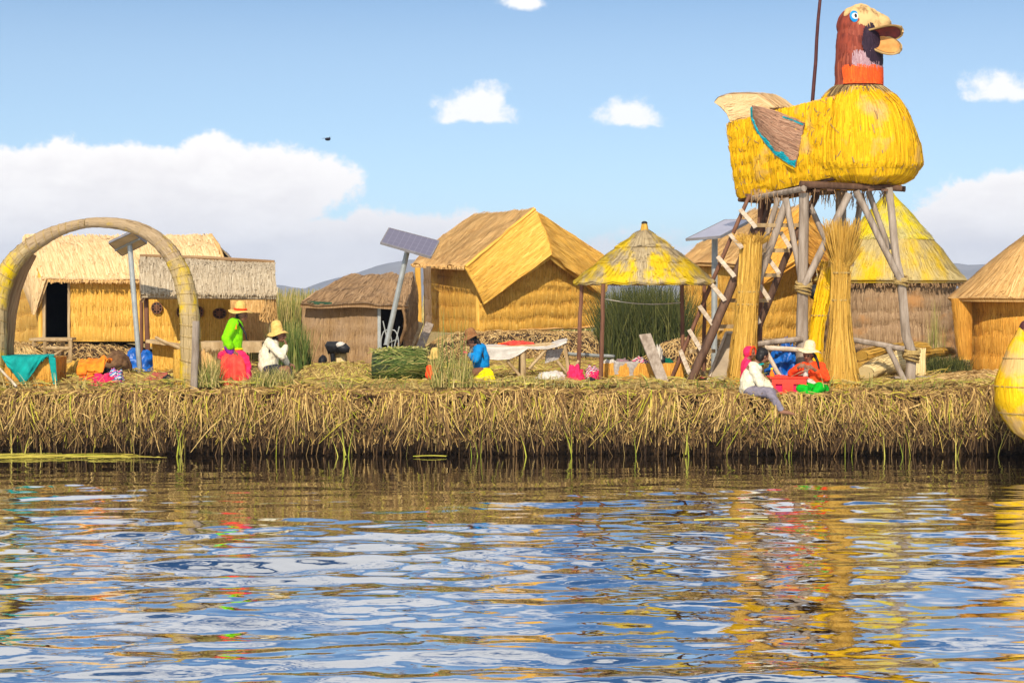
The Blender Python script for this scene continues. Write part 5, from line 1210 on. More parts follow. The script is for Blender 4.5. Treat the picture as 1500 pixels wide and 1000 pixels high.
# ---------------- standing reed sheaves
def sheaf(label, axis, prof, m='sheaf', n=900, ties=(), top=0.35, topn=220, group=None, tw=.02, flare=.16):
    """axis: (px,py,Y) points from foot to top; prof: radius in px at the same points"""
    ax = [P(*a) for a in axis]; rr = [S(r_, a[2]) for r_, a in zip(prof, axis)]
    t = thing('reed_sheaf', (ax[0].x, ax[0].y, ax[0].z), label, 'sheaf', group)
    def F(u, v):
        i = min(max(v, 0), 1)*(len(ax)-1); k = min(int(i), len(ax)-2); f = i-k; f2 = f*f*(3-2*f)
        c = ax[k].lerp(ax[k+1], f)
        if v > 1 or v < 0: c = c+(ax[k+1]-ax[k])*((v-min(max(v, 0), 1))*(len(ax)-1))
        r_ = rr[k]+(rr[k+1]-rr[k])*f2; a = 2*math.pi*u
        return c+V((r_*math.cos(a), r_*math.sin(a), 0))
    F.ul = 2*math.pi*max(rr)*.8; F.vl = sum((b-a).length for a, b in zip(ax, ax[1:])); cen = (ax[0]+ax[-1])/2
    class Cn: pass
    mb = MB(); off = lambda u, v: .02*noise.noise(V((math.cos(6.28*u)*4, math.sin(6.28*u)*4, v*1.5)))+.01*noise.noise(V((u*60, v*2, 0)))
    patch(mb, F, 60, 40, cen, off); strips(mb, F, n, cen, (.3, .9), (.010, .024), lift=(.003, .04), off=off, slant=.03, over=.02)
    for _ in range(topn):
        a = random.random()*6.28; q = random.random()**.5; c = ax[-1]; p = c+V((math.cos(a)*rr[-1]*q, math.sin(a)*rr[-1]*q, -.1)); h = random.uniform(.25, 1)*top
        d = (ax[-1]-ax[-2]).normalized(); e = p+d*h+V((math.cos(a)*flare*q+random.gauss(0, .03), math.sin(a)*flare*q, 0)); u = random.random()*50; s_ = V((.010, .004, 0))
        mb.quadv([p-s_, p+s_, e+s_*.4, e-s_*.4], [(u, 0), (u+.02, 0), (u+.02, h), (u, h)])
    for _ in range(topn//2):
        a = random.random()*6.28; c = ax[0]; p = F(a/6.28, .08); e = c+V((math.cos(a)*rr[0]*random.uniform(1, 1.25), math.sin(a)*rr[0]*1.1, random.uniform(-.03, .02))); u = random.random()*50; s_ = V((.012, 0, 0))
        mb.quadv([p-s_, p+s_, e+s_, e-s_], [(u, 0), (u+.02, 0), (u+.02, .2), (u, .2)])
    mb.build('bundle', m, t)
    for v in ties:
        k = MB()
        for dv in (0, .006): tube(k, [F(u/20, v+dv)+(F(u/20, v)-((F(0, v)+F(.5, v))/2)).normalized()*.022 for u in range(21)], .011, 5, False)
        k.build('tie', 'cord', t)
    return t
sheaf('tall golden standing sheaf behind the red hooded child', [(1084, 572, 26.2), (1089, 520, 26.2), (1093, 470, 26.2), (1095, 440, 26.2), (1098, 400, 26.2), (1101, 350, 26.25)], [21, 17, 14.5, 13.5, 13.5, 13], ties=(.56, .66), top=.22, n=1100)
sheaf('wide golden standing sheaf with bushy head, right of the woman in orange', [(1231, 574, 26.0), (1231, 530, 26.0), (1231, 480, 26.0), (1231, 440, 26.0), (1232, 405, 26.0), (1233, 380, 26.0)], [30, 21, 14, 11, 10.5, 13], ties=(.60, .84), top=.75, topn=520, n=1200, flare=.17)
sheaf('bright yellow slim sheaf leaning behind the wide standing sheaf', [(1188, 560, 26.7), (1196, 480, 26.7), (1206, 430, 26.7), (1214, 385, 26.7)], [14, 9, 9, 8], m='boat', ties=(.45,), top=.15, topn=80, n=300)
def lying(label, a, b, r0, r1, m, n=350, name='reed_bundle', squash=.7, grp=None):
    a, b = V(a), V(b); t_ = (b-a).normalized(); s_ = t_.cross(V((0, 0, 1))).normalized(); up = s_.cross(t_)
    def F(u, v):
        an = 2*math.pi*u; r_ = r0+(r1-r0)*v; c = a.lerp(b, v)+V((0, 0, .04*math.sin(math.pi*v))); return c+s_*math.cos(an)*r_+up*math.sin(an)*r_*squash
    F.ul = 6*max(r0, r1); F.vl = (b-a).length; mb = MB(); cen = (a+b)/2; off = lump(.02, 6)
    patch(mb, F, 30, 24, cen, off)
    strips(mb, F, n, cen, (.2, .8), (.012, .026), lift=(.002, .03), off=off, slant=.04, over=.05)
    for v in (0, 1): mb.quadv([F(i/12, v) for i in range(12)], [(i*.4, 0) for i in range(12)])
    for k in (.3, .72):
        tube(mb, [F(u/14, k)+(F(u/14, k)-a.lerp(b, k)).normalized()*.02 for u in range(15)], .01, 4, False)
    return setp(mb.build(name, m), label, 'reed bundle', grp)
lying('yellow bundle lying right behind the wide sheaf, uppermost', Gp(1262, 28.2, .32), Gp(1352, 29.2, .42), .13, .12, 'sheaf')
lying('yellow bundle lying behind the wide sheaf, beneath the uppermost one', Gp(1256, 27.6, .14), Gp(1340, 28.8, .24), .14, .10, 'sheaf')
lying('pale bundle of cut reed fanned out between the wide sheaf and the bowed tower post', Gp(1268, 26.9, .10), Gp(1328, 27.6, .26), .16, .22, 'pale', 420)
block('pale upright reed slab behind the bowed tower post', 1312, 1355, 512, 572, 27.4, .25, 'pale', 'reed_slab', 260)
lying('scattered yellow bundle in front of the round hut wall', Gp(1330, 30.0, .18), Gp(1392, 31.0, .30), .10, .08, 'sheaf', 260)
def rod(name, label, a, b, r, m='wood', cat='pole'):
    mb = MB(); tube(mb, wob(a, b, 6, .012), r, 8); return setp(mb.build(name, m), label, cat)
rod('wooden_pole', 'pale horizontal pole tied to the bowed tower post', P(1246, 497, 26.6), P(1325, 511, 26.4), .045)
rod('wooden_pole', 'short slanting pole propped against the bowed tower post foot', P(1300, 508, 26.25), P(1332, 572, 26.1), .045)
rod('wooden_log', 'grey log lying right of the bowed tower post', P(1308, 556, 26.7), P(1414, 555, 27.2), .055)
# poles and blue tarpaulin behind the seated group
rod('wooden_pole', 'grey pole lying slanted above the blue tarpaulin', P(1100, 505, 26.4), P(1176, 496, 26.4), .045)
rod('wooden_pole', 'pale pole crossing the blue tarpaulin just below the grey one', P(1120, 509, 26.2), P(1190, 514, 26.2), .04, 'lightwood')
rod('wooden_pole', 'pale pole slanting down across the blue tarpaulin', P(1120, 512, 26.15), P(1146, 556, 25.95), .035, 'lightwood')
def cloth(name, label, cat, F, m, nu=26, nv=18, amp=.02, f=5.0, thick=.01, cenoff=V((0, 3, -1)), seed=None):
    mb = MB(); c = F(.5, .5)+cenoff; slab(mb, F, nu, nv, c, thick, lump(amp, f, random.random()*9 if seed is None else seed)); return setp(mb.build(name, m), label, cat)
def dome(label, name, cat, px, py0, Y, rpx, m, dep=.3, jit=.25, zb=GZ-.03, f=2.2):
    c = P(px, 0, Y); h = P(0, py0, Y).z-zb; mb = MB(); r_ = S(rpx, Y)
    ell(mb, V((c.x, Y, zb)), (r_*1.15, dep*1.1, h*1.15), 56, 36, jit=jit, seed=random.random()*20, fold=.25 if jit > .15 else .1); return setp(mb.build(name, m), label, cat)
dome('crumpled blue tarpaulin heaped behind the red crate', 'blue_tarpaulin', 'tarpaulin', 1153, 506, 26.9, 27, 'blue', .4, .3)
dome('blue tarpaulin heap behind the shelter posts, right of the brown dome', 'blue_tarpaulin', 'tarpaulin', 203, 516, 30.6, 27, 'blue', .4, .25)
dome('round brown heap between the orange cloth and the blue tarpaulin', 'brown_heap', 'heap', 172, 518, 29.2, 19, plain('brown_matting', (.20, .11, .05), (.10, .05, .025), 14, .95, .6), .3, .12)
# cloth pile at the left
def pile():
    Y = 26.4
    cloth('orange_cloth', 'orange cloth spread over the top of the clothes pile at the left', 'cloth', bil(P(112, 548, 26.2), P(150, 545, 26.0), P(165, 529, 26.6), P(118, 532, 26.8), .12), 'orangecloth', amp=.09, f=3)
    dome('red cloth bunched in the middle of the clothes pile', 'red_cloth', 'cloth', 140, 540, 26.3, 19, 'stripeB', .2, .4)
    dome('pink cloth at the foot of the clothes pile', 'pink_cloth', 'cloth', 153, 549, 26.0, 18, 'pink', .2, .4)
    dome('blue cloth at the right end of the clothes pile', 'blue_cloth', 'cloth', 168, 543, 26.1, 12, 'stripeC', .15, .4)
    dome('black cloth tucked in the clothes pile', 'black_cloth', 'cloth', 156, 541, 26.3, 8, 'black', .15, .4)
    dome('golden straw heap behind the clothes pile', 'straw_heap', 'heap', 116, 528, 28.6, 20, 'sheaf', .35, .25)
    cloth('red_mat', 'flat dull red mat lying on the floor left of the arch foot', 'mat', bil(P(208, 557, 26.3), P(248, 557, 26.3), P(246, 546, 27.6), P(226, 545, 27.6)), plain('dull_red', (.55, .13, .07), (.4, .08, .05), 9), amp=.02)
    dome('small dark bag lying on the right end of the dull red mat', 'dark_bag', 'bag', 246, 550, 26.5, 8, 'black', .12, .3)
pile()
# seat with the teal cloth
block('reed block seat at far left under the teal cloth', -25, 79, 525, 566, 25.9, .7, 'orange', 'reed_block', 420, 1)
def teal():
    Y = 25.82; mb = MB(); top = [(-6, 521), (20, 520), (45, 521), (66, 520), (76, 524)]
    # a triangular corner hangs down the front
    def F(u, v):
        x = 2+70*u; d = 1-abs((u-.45)/.55)*1.0; y = 521+(44*max(.03, d)**.9)*v
        return P(x+(v*(.45-u)*10), y, Y-.03-.04*math.sin(v*2.5)+.012*math.sin(u*14+v*3))
    F.ul, F.vl = .8, .4
    slab(mb, F, 40, 24, V((P(40, 0, Y).x, Y+4, 1)), .012, lambda u, v: .035*noise.noise(V((u*7+v*2, v*1.6, 3)))+.015*noise.noise(V((u*18, v*4, 1))))
    F2 = bil(P(0, 521.5, Y-.02), P(79, 521.5, Y-.02), P(80, 520.5, Y+.5)+V((0, 0, .02)), P(-4, 520.5, Y+.5)+V((0, 0, .02)))
    slab(mb, F2, 16, 8, V((P(40, 0, Y).x, Y, -3)), .012, lump(.01, 5))
    F3 = bil(P(78, 563, Y-.02), P(84, 563, Y-.02), P(81, 524, Y-.03), P(70, 521, Y-.02)); slab(mb, F3, 6, 12, V((P(40, 0, Y).x, Y+4, 1)), .012, lump(.01, 5))
    setp(mb.build('teal_cloth', 'teal'), 'teal cloth draped with a pointed corner over the reed seat', 'cloth')
teal()
# ladder stand in front of the dark doorway
def stand():
    t = thing('wooden_stand', Gp(80, 33.2), 'rough wooden step stand below the dark doorway', 'stand')
    Y = 33.0
    for px, y, dy in ((66, 500, 0), (103, 499, 0), (50, 500, .8), (92, 500, .8)):
        mb = MB(); p = P(px, y, Y+dy); tube(mb, wob(p, V((p.x, p.y, GZ-.05)), 4, .01), .04, 7); mb.build('leg', 'tanwood', t)
    for a, b in (((50, 498), (106, 498)), ((64, 510), (104, 510)), ((64, 529), (104, 529))):
        mb = MB(); tube(mb, wob(P(*a, Y), P(*b, Y), 4, .01), .04, 7); mb.build('rail', 'tanwood', t)
    mb = MB(); tube(mb, wob(P(66, 528, Y), P(92, 512, Y), 4, .01), .025, 6); mb.build('brace', 'tanwood', t)
    mb = MB(); bar(mb, P(50, 496.5, Y+.3), P(105, 496.5, Y+.3), .7, .05); mb.build('step_board', 'tanwood', t)
stand()
# objects in front of the brown hut
def kettle():
    t = thing('camping_stove', P(492, 534, 29.2), 'black stove with white topped pot standing in front of the small brown hut', 'stove')
    Y = 29.2; mb = MB(); tube(mb, [P(478, 510, Y), P(480, 509, Y), P(496, 509, Y), P(498, 510, Y)], [.06, .11, .11, .08], 12); mb.build('stove_body', 'black', t)
    mb = MB(); tube(mb, [P(506, 516.5, Y-.05), P(506, 514, Y-.05), P(500, 508, Y-.05), P(499.5, 506.5, Y-.05)], [.06, .10, .10, .09], 12); tube(mb, [P(493, 511, Y), P(507, 512, Y)], .075, 10); mb.build('pot', 'black', t)
    mb = MB(); ell(mb, P(499, 505.5, Y-.05), (.09, .09, .06), 14, 8); mb.build('pot_lid', 'white', t)
    mb = MB(); tube(mb, [P(487, 514, Y), P(488, 533, Y)], [.05, .035], 8); mb.build('leg', 'black', t)
    mb = MB(); tube(mb, [P(480, 514, Y), P(481, 534, Y)], [.02, .02], 8); mb.build('leg', 'tanwood', t)
kettle()
dome('small black pot on the ground left of the stove', 'black_pot', 'pot', 473, 521, 29.3, 6, 'black', .1, .1, zb=P(0, 532, 29.3).z)
dome('small dark shoe pile right under the stove', 'dark_bundle', 'bundle', 502, 531, 29.0, 6, 'black', .08, .3, zb=P(0, 537, 29.0).z)
block('tan cylindrical basket block under the white topped pot', 491, 506, 517, 536, 29.3, .2, 'pale', 'reed_stool', 80)
# green bale
def bale():
    t = thing('reed_bale', Gp(583, 26.9), 'thick bale of fresh dark green reeds', 'bale')
    a, b = Gp(546, 26.7, .16), Gp(622, 26.9, .18); c = (a+b)/2; mb = MB()
    def F(u, v):
        an = 2*math.pi*u; r_ = S(23, 26.8)*(1-.12*abs(2*v-1)**3); cc = a.lerp(b, v); return cc+V((0, math.cos(an)*r_*1.2, math.sin(an)*r_+.05))
    F.ul = 2; F.vl = .85; patch(mb, F, 30, 20, c, lump(.03, 5)); 
    for v in (0, 1): mb.quadv([F(i/14, v) for i in range(14)])
    mb.build('bale_core', plain('bale_shade', (.06, .08, .03), (.03, .04, .015), 20), t)
    mb = MB(); strips(mb, F, 900, c, (.15, .5), (.010, .022), lift=(.004, .06), slant=.5, over=.06, intuv=True)
    for _ in range(260):
        p = F(random.uniform(.6, .9), random.random()); straw(mb, p, p+V((random.uniform(-.2, .2), -.08, random.uniform(-.2, .2))), .016, .02)
    mb.build('reeds', 'grass', t, smooth=False)
    mb = MB()
    for k in range(220):
        u = random.random(); p = F(.25+random.gauss(0, .02), u)+V((0, -.05, .02)); straw(mb, p, p+V((random.uniform(-.1, .1), -.05, random.uniform(-.03, .05))), .02)
    mb.build('cut_ends', straw_mat('pale_cut_ends', [(0, (.4, .38, .12)), (.6, (.62, .55, .25)), (1, (.55, .6, .05))]), t, smooth=False)['kind'] = 'stuff'
bale()
dome('bright yellow green cloth lying on top of the green bale', 'lime_cloth', 'cloth', 604, 509, 26.9, 16, plain('acid_green', (.65, .72, .02), (.5, .55, .02), 8), .18, .3, zb=P(0, 519, 26.9).z)
# cloth covered trestle table
def trestle():
    Y = 26.9; t = thing('trestle_table', Gp(760, Y), 'rough pole table holding a white cloth in front of the straw mound', 'table')
    for a, b in (((767, 512), (766, 572)), ((826, 500), (836, 560)), ((698, 514), (700, 570)), ((762, 515), (762, 560))):
        mb = MB(); yy = Y-.25 if a[0] != 762 else Y+.35; p = P(*a, yy); q = P(b[0], 0, yy); tube(mb, wob(p, V((q.x, yy, GZ-.05)), 5, .012), .045 if a[0] == 767 else .03, 7); mb.build('leg', 'tanwood', t)
    for a, b in (((743, 528), (766, 556)), ((800, 512), (775, 540)), ((848, 528), (832, 548)), ((816, 528), (834, 550))):
        mb = MB(); tube(mb, wob(P(*a, Y-.25), P(*b, Y-.25), 4, .01), .025, 6); mb.build('brace', 'tanwood', t)
    mb = MB(); tube(mb, wob(P(690, 511, Y-.25), P(822, 505, Y-.25), 6, .01), .03, 7); mb.build('beam', 'tanwood', t)
    mb = MB(); tube(mb, wob(P(690, 510, Y+.4), P(822, 503, Y+.4), 6, .01), .03, 7); mb.build('beam', 'tanwood', t)
    def top(u): return P(688+144*u, 508-1*u-(9*max(0, u-.78)/.22), Y-.3)
    hang = [14, 17, 18, 19, 18, 11, 3, 4, 4, 5, 4]
    def F(u, v):
        i = u*(len(hang)-1); k = min(int(i), len(hang)-2); h = hang[k]+(hang[k+1]-hang[k])*(i-k)
        p = top(u)
        if v < .5: return p+V((.02*math.sin(u*17), -.02-.02*math.sin(u*23), -S(h, Y)*(1-v*2)))
        return p+V((0, .8*(v-.5)*2, .03*math.sin(u*9+v*6)*(v-.5)))
    F.ul, F.vl = 1.5, 1; mb = MB(); slab(mb, F, 60, 24, V((P(760, 0, Y).x, Y+.5, -2)), .012, lump(.01, 6)); setp(mb.build('white_cloth', 'white'), 'creased white cloth hanging over the rough pole table', 'cloth')
    mb = MB(); Fr = bil(P(798, 532, Y-.1), P(818, 526, Y-.1), P(826, 510, Y-.1), P(800, 512, Y-.1)); slab(mb, Fr, 10, 10, P(810, 520, Y+3), .012, lump(.03, 4)); setp(mb.build('hanging_rag', 'greyrag'), 'grey brown rag hanging under the right end of the white cloth', 'cloth')
    dome('row of red textiles lying at the back of the white cloth', 'red_textile', 'cloth', 757, 500, 27.2, 20, 'coral', .12, .4, zb=P(0, 505, 27.2).z)
    dome('small orange textile left of the red ones on the white cloth', 'orange_textile', 'cloth', 737, 502, 27.3, 8, 'orangecloth', .1, .4, zb=P(0, 506, 27.3).z)
trestle()
dome('flat white sack lying on the floor right of the pole table', 'white_sack', 'sack', 808, 545, 26.5, 23, 'white', .3, .2)
rod('metal_pipe', 'thin grey pipe lying across behind the pavilion posts', P(832, 518, 27.8), P(900, 522, 28.0), .03, 'metal')
rod('wooden_stake', 'pale stake standing crooked left of the pavilion posts', P(826, 503, 27.4), P(836, 553, 27.2), .03, 'tanwood')
# pavilion bench and textiles
block('long orange reed bench under the pavilion', 884, 1000, 533, 568, 26.95, .6, 'orange', 'reed_bench', 520, 1)
def drape(label, name, px0, px1, py0, py1, Y, m, ragged=.3):
    def F(u, v):
        if v < .5: return P(px0+(px1-px0)*u, py1-(py1-py0)*v*2-ragged*4*math.sin(u*8), Y-.03-.01*math.sin(u*11))
        return P(px0+(px1-px0)*u, py0, Y-.03)+V((.08*(v-.5), (v-.5)*.7, .012))
    F.ul, F.vl = .5, .5; mb = MB(); slab(mb, F, 18, 14, P((px0+px1)/2, py1+200, Y+2), .01, lump(.012, 5)); return setp(mb.build(name, m), label, 'cloth')
drape('grey woven cloth hanging over the front of the pavilion bench', 'grey_cloth', 899, 936, 531, 549, 26.95, 'greyrag')
for lab, nm, px, py, r_, m in (('dark red textile on the bench left of the plank', 'red_textile', 937, 524, 11, 'stripeA'), ('pale textile at the left end of the bench', 'pale_textile', 893, 527, 10, 'white'), ('striped purple textile beside the pale one on the bench', 'purple_textile', 911, 526, 10, plain('muted_purple', (.35, .16, .22), (.2, .2, .16), 30)),
                               ('black textile on the bench right of the plank', 'black_textile', 968, 522, 9, 'black'), ('green textile folded on the bench right of the plank', 'green_textile', 978, 525, 7, plain('bottle_green', (.0, .16, .09), None, 8)), ('white rag hanging above the black textile', 'white_rag', 965, 508, 6, 'white')):
    dome(lab, nm, 'cloth', px, py, 27.1, r_, m, .12, .35, zb=P(0, 532, 27.1).z)
dome('bright pink cloth piled at the foot of the nearest pavilion posts', 'pink_cloth', 'cloth', 843, 537, 26.5, 13, 'pink', .18, .3)
dome('white and grey cloth bundle between the two front pavilion posts', 'white_bundle', 'cloth', 868, 538, 26.6, 12, 'stripeA', .18, .35)
dome('black cloth under the white bundle at the pavilion posts', 'black_cloth', 'cloth', 866, 553, 26.3, 11, 'black', .15, .35)
dome('red scarf lying across the white bundle at the pavilion posts', 'red_scarf', 'cloth', 870, 546, 26.4, 9, 'pink', .13, .4)
dome('dark red bag on the ground behind the stair foot', 'dark_red_bag', 'bag', 1022, 552, 27.4, 10, 'pink', .15, .3)
# red crate and bottle
def crate():
    Y = 25.28; t = thing('red_crate', P(1156, 576, Y), 'red plastic crate between the seated boy and the woman in orange', 'crate')
    x0, x1, z0, z1 = P(1131, 0, Y).x, P(1181, 0, Y).x, P(0, 577, Y).z, P(0, 553, Y).z; D_ = .34
    mb = MB()
    def wallx(xa, xb, y):    # front or back wall with two openings
        w_ = xb-xa; hs = [(.10, .30), (.62, .84)]; cuts = [0]+[c for h in hs for c in h]+[1]
        box(mb, (xa, y-.012, z0+.62*(z1-z0)), (xb, y+.012, z1)); box(mb, (xa, y-.011, z0), (xb, y+.011, z0+.10*(z1-z0)))
        for k in range(0, 6, 2): box(mb, (xa+w_*cuts[k], y-.010, z0+.10*(z1-z0)), (xa+w_*cuts[k+1], y+.010, z0+.62*(z1-z0)))
    wallx(x0, x1, Y); wallx(x0, x1, Y+D_)
    for x in (x0+.012, x1-.012): box(mb, (x-.012, Y+.013, z0), (x+.012, Y+D_-.013, z1-.002))
    box(mb, (x0+.025, Y+.013, z0+.005), (x1-.025, Y+D_-.013, z0+.02)); mb.build('crate_body', 'redplastic', t, smooth=False)
    mb = MB(); pts = [V((x0-.015, Y-.015, z1)), V((x1+.015, Y-.015, z1)), V((x1+.015, Y+D_+.015, z1)), V((x0-.015, Y+D_+.015, z1))]
    for i in range(4): tube(mb, [pts[i], pts[(i+1) % 4]], .018, 8)
    mb.build('rim', 'redplastic', t)
    mb = MB(); box(mb, (x0+.03, Y+.03, z0+.03), (x1-.03, Y+D_-.03, z0+.16)); mb.build('crate_filling', 'pink', t, smooth=False)
crate()
dome('pink cloth lying on top of the red crate', 'pink_cloth', 'cloth', 1141, 549, 25.42, 8, 'coral', .12, .3, zb=P(0, 554, 25.42).z)
def bottle():
    Y = 25.45; t = thing('yellow_bottle', P(1131, 562, Y), 'yellow orange bottle between the boy and the red crate', 'bottle')
    mb = MB(); tube(mb, [P(1131, 563, Y), P(1131, 561, Y), P(1131, 547, Y), P(1130.5, 543, Y), P(1130.5, 541, Y)], [.03, .036, .036, .016, .014], 12); mb.build('bottle_body', 'orangecloth', t)
    mb = MB(); tube(mb, [P(1130.5, 541, Y), P(1130.5, 538.5, Y)], .018, 10); mb.build('cap', 'yellowcloth', t)
bottle()
# ---------------- reed boat prow at the right edge
def boat():
    Y = 24.3; t = thing('reed_boat', (P(1540, 0, Y).x, Y+.5, 0), 'bulging yellow reed boat prow at the right edge of the lake', 'boat')
    k = [(478, 1502, 8), (488, 1501, 12), (500, 1502, 20), (520, 1506, 33), (545, 1510, 47), (565, 1512, 54), (590, 1514, 55), (612, 1517, 48), (632, 1520, 36), (645, 1524, 22), (650, 1528, 6)]
    def F(u, v):
        i = min(max(v, 0), 1)*(len(k)-1); a = min(int(i), len(k)-2); f = i-a; f = f
        py, cx, r_ = (k[a][j]+(k[a+1][j]-k[a][j])*f for j in range(3)); an = -2*math.pi*u; c = P(cx, py, Y); rr = S(r_, Y)
        return c+V((rr*math.cos(an), rr*math.sin(an)*.9, 0))
    F.ul = 2.6; F.vl = 1.9; cen = P(1512, 565, Y); off = lump(.02, 5)
    mb = MB(); patch(mb, F, 60, 40, cen, off); strips(mb, F, 700, cen, (.2, .6), (.012, .028), lift=(.002, .014), off=off, slant=.05); mb.build('prow', 'boat', t)
    mb = MB(); ell(mb, P(1503, 482, Y), (.10, .10, .13), 14, 10); mb.build('prow_tip', 'mastwood', t)
    for v in (.32, .5, .66):
        mb = MB(); tube(mb, [F(i/28, v)+(F(i/28, v)-P(1512, 565, Y)).normalized()*.012 for i in range(29)], .008, 4, False); mb.build('binding', 'cord', t)
    mb = MB(); pts = [P(1512, 590, Y), V((8.0, Y+.15, .62)), V((8.8, Y+.5, .36)), V((10.2, Y+1.0, .26)), V((12.5, Y+1.8, .26)), V((14.0, Y+2.4, .6)), V((14.6, Y+2.6, 1.3))]
    tube(mb, pts, [.42, .48, .50, .50, .46, .3, .1], 20); mb.build('hull', 'boat', t)
    mb = MB(); tube(mb, [p+V((0, -.45, .25)) for p in pts[2:5]], .16, 12); mb.build('side_roll', 'boat', t)
boat()
# bird
def bird():
    t = thing('flying_bird', P(479, 203, 60), 'small dark bird flying over the lake in the blue sky', 'bird')
    mb = MB(); ell(mb, P(480, 204, 60), (.10, .16, .055), 12, 8); ell(mb, P(482.5, 203.3, 60), (.045, .045, .04), 10, 6)
    for s, (x, y) in ((-1, (470.5, 203.8)), (1, (486, 201))):
        c = P(480, 203.5, 60); e = P(x, y, 60.1); mid = c.lerp(e, .5)+V((0, 0, .03))
        mb.quadv([c+V((0, -.08, 0)), mid+V((0, -.07, 0)), mid+V((0, .08, 0)), c+V((0, .08, 0))]); mb.quadv([mid+V((0, -.07, 0)), e, mid+V((0, .08, 0))])
    mb.build('bird_body', 'navy', t)
bird()
# ================================================================ people
UPV = V((0, 0, 1))
def caps(mb, chain, n=12):
    """chain of (point, radius): tapered limb with round joints"""
    for (p, r) in chain: ell(mb, p, (r, r, r), n, 8)
    for (p, r), (q, r2) in zip(chain, chain[1:]):
        if (V(q)-V(p)).length > 1e-4: tube(mb, [p, q], [r, r2], n)
def frame(face):
    f = V(face).normalized(); s = UPV.cross(f).normalized(); u = f.cross(s).normalized(); return f, s, u
def head_mesh(mb, c, face, k=1.0):
    f, s, u = frame(face); c = V(c)
    ell(mb, c+u*.02*k, (.092*k, .074*k, .092*k), 20, 14, (f, s, u))          # skull
    ell(mb, c+f*.022*k-u*.045*k, (.062*k, .056*k, .062*k), 16, 10, (f, s, u))     # jaw
    ell(mb, c+f*.055*k-u*.088*k, (.024*k, .026*k, .02*k), 10, 8, (f, s, u))       # chin
    tube(mb, [c+f*.082*k+u*.012*k, c+f*.108*k-u*.028*k], [.009*k, .017*k], 8)     # nose
    ell(mb, c+f*.098*k-u*.030*k, (.014*k, .021*k, .010*k), 10, 6, (f, s, u))
    ell(mb, c+f*.080*k+u*.026*k, (.014*k, .048*k, .010*k), 10, 6, (f, s, u))      # brow
    for q in (-1, 1):
        ell(mb, c+s*q*.075*k-u*.008*k, (.018*k, .010*k, .030*k), 10, 8, (f, s, u))  # ears
        ell(mb, c+f*.060*k+s*q*.036*k-u*.026*k, (.022*k, .022*k, .022*k), 10, 6, (f, s, u))  # cheeks
def hand_mesh(mb, wrist, d, back, k=1.0, curl=.5, thumb=1):
    """d: towards the fingertips, back: out of the back of the hand"""
    d = V(d).normalized(); b = V(back); b = (b-d*b.dot(d)).normalized(); w_ = d.cross(b)*thumb
    wrist = V(wrist); pc = wrist+d*.045*k
    ell(mb, pc, (.046*k, .038*k, .015*k), 14, 8, (d, w_, b))
    for i, (off, ln) in enumerate(((.029, .068), (.010, .078), (-.010, .072), (-.028, .056))):
        p = wrist+d*(.078-.004*abs(i-1))*k+w_*off*k; a = .25+curl*.5; cur = p; r = .0092*k; pts = [(wrist+d*.05*k+w_*off*.9*k, r)]; pts.append((p, r))
        for sgm in (.42, .32, .26):
            cur = cur+(d*math.cos(a)-b*math.sin(a))*ln*sgm*k; r *= .93; pts.append((cur, r)); a += curl*.9+.04*i
        caps(mb, pts, 8)
    q = wrist+d*.018*k+w_*.028*k; dd = (d*.75+w_*.8-b*.25).normalized()
    caps(mb, [(wrist+d*.012*k, .013*k), (q, .0125*k), (q+dd*.030*k, .0105*k), (q+dd*.052*k-b*.012*k*curl+d*.006, .009*k)], 8)
def hat(parent, c, up, r_crown, h, r_brim, m, droop=.25, band=None, tilt=None, round_=True, nm='hat'):
    up = V(up).normalized(); a = up.cross(V((0, 1, 0))).normalized(); b = up.cross(a)
    prof = [(r_crown*1.02, 0), (r_crown, h*.25), (r_crown*.95, h*.55), (r_crown*.78, h*.83), (r_crown*.45, h*.97), (.004, h)]
    mb = MB(); G, U = [], []; n = 28
    rings = [(r_brim, -droop*(r_brim-r_crown)-.002, 1), (r_brim*.985, -droop*(r_brim-r_crown)+.008, 1), (r_crown+(r_brim-r_crown)*.5, -droop*.3*(r_brim-r_crown)+.01, .6), (r_crown*1.04, .008, 0)]+[(r, z+.008, 0) for r, z in prof]
    rings = [(r_crown*.98, -.006, 0), (r_crown+(r_brim-r_crown)*.5, -droop*.3*(r_brim-r_crown)-.004, .6)]+rings
    for j, (r, z, wv_) in enumerate(rings):
        for i in range(n+1):
            t_ = 2*math.pi*i/n; zz = z+wv_*.014*math.sin(t_*3+1.3); G.append(V(c)+a*math.cos(t_)*r+b*math.sin(t_)*r*.95+up*zz); U.append((i/n, j/6))
    mb.grid(G, U, n, len(rings)-1); o = mb.build(nm, m, parent)
    if band:
        mb = MB(); tube(mb, [V(c)+a*math.cos(t_)*r_crown*1.03+b*math.sin(t_)*r_crown*.98+up*(.026+k*.018) for k in (0,) for t_ in [2*math.pi*i/24 for i in range(25)]], .017, 6, False); mb.build('hat_band', band, o)
    return o
def hair_cap(parent, c, face, k=1.0, back=.0, m='hair', braids=None, cut=.02):
    f, s, u = frame(face); mb = MB(); cc = V(c)-f*.016*k+u*.030*k
    ell(mb, cc, (.090*k, .083*k, .090*k), 20, 14, (f, s, u), jit=.06, seed=k*3)
    ell(mb, V(c)-f*.035*k-u*.03*k, (.062*k, .074*k, .07*k), 16, 10, (f, s, u), jit=.06)
    for br in (braids or []): caps(mb, [(P(*q[:3]), q[3]) for q in br], 10)
    return remeshed(mb, 'hair', m, parent, .010, 3, lambda v: .003*noise.noise(v*60))
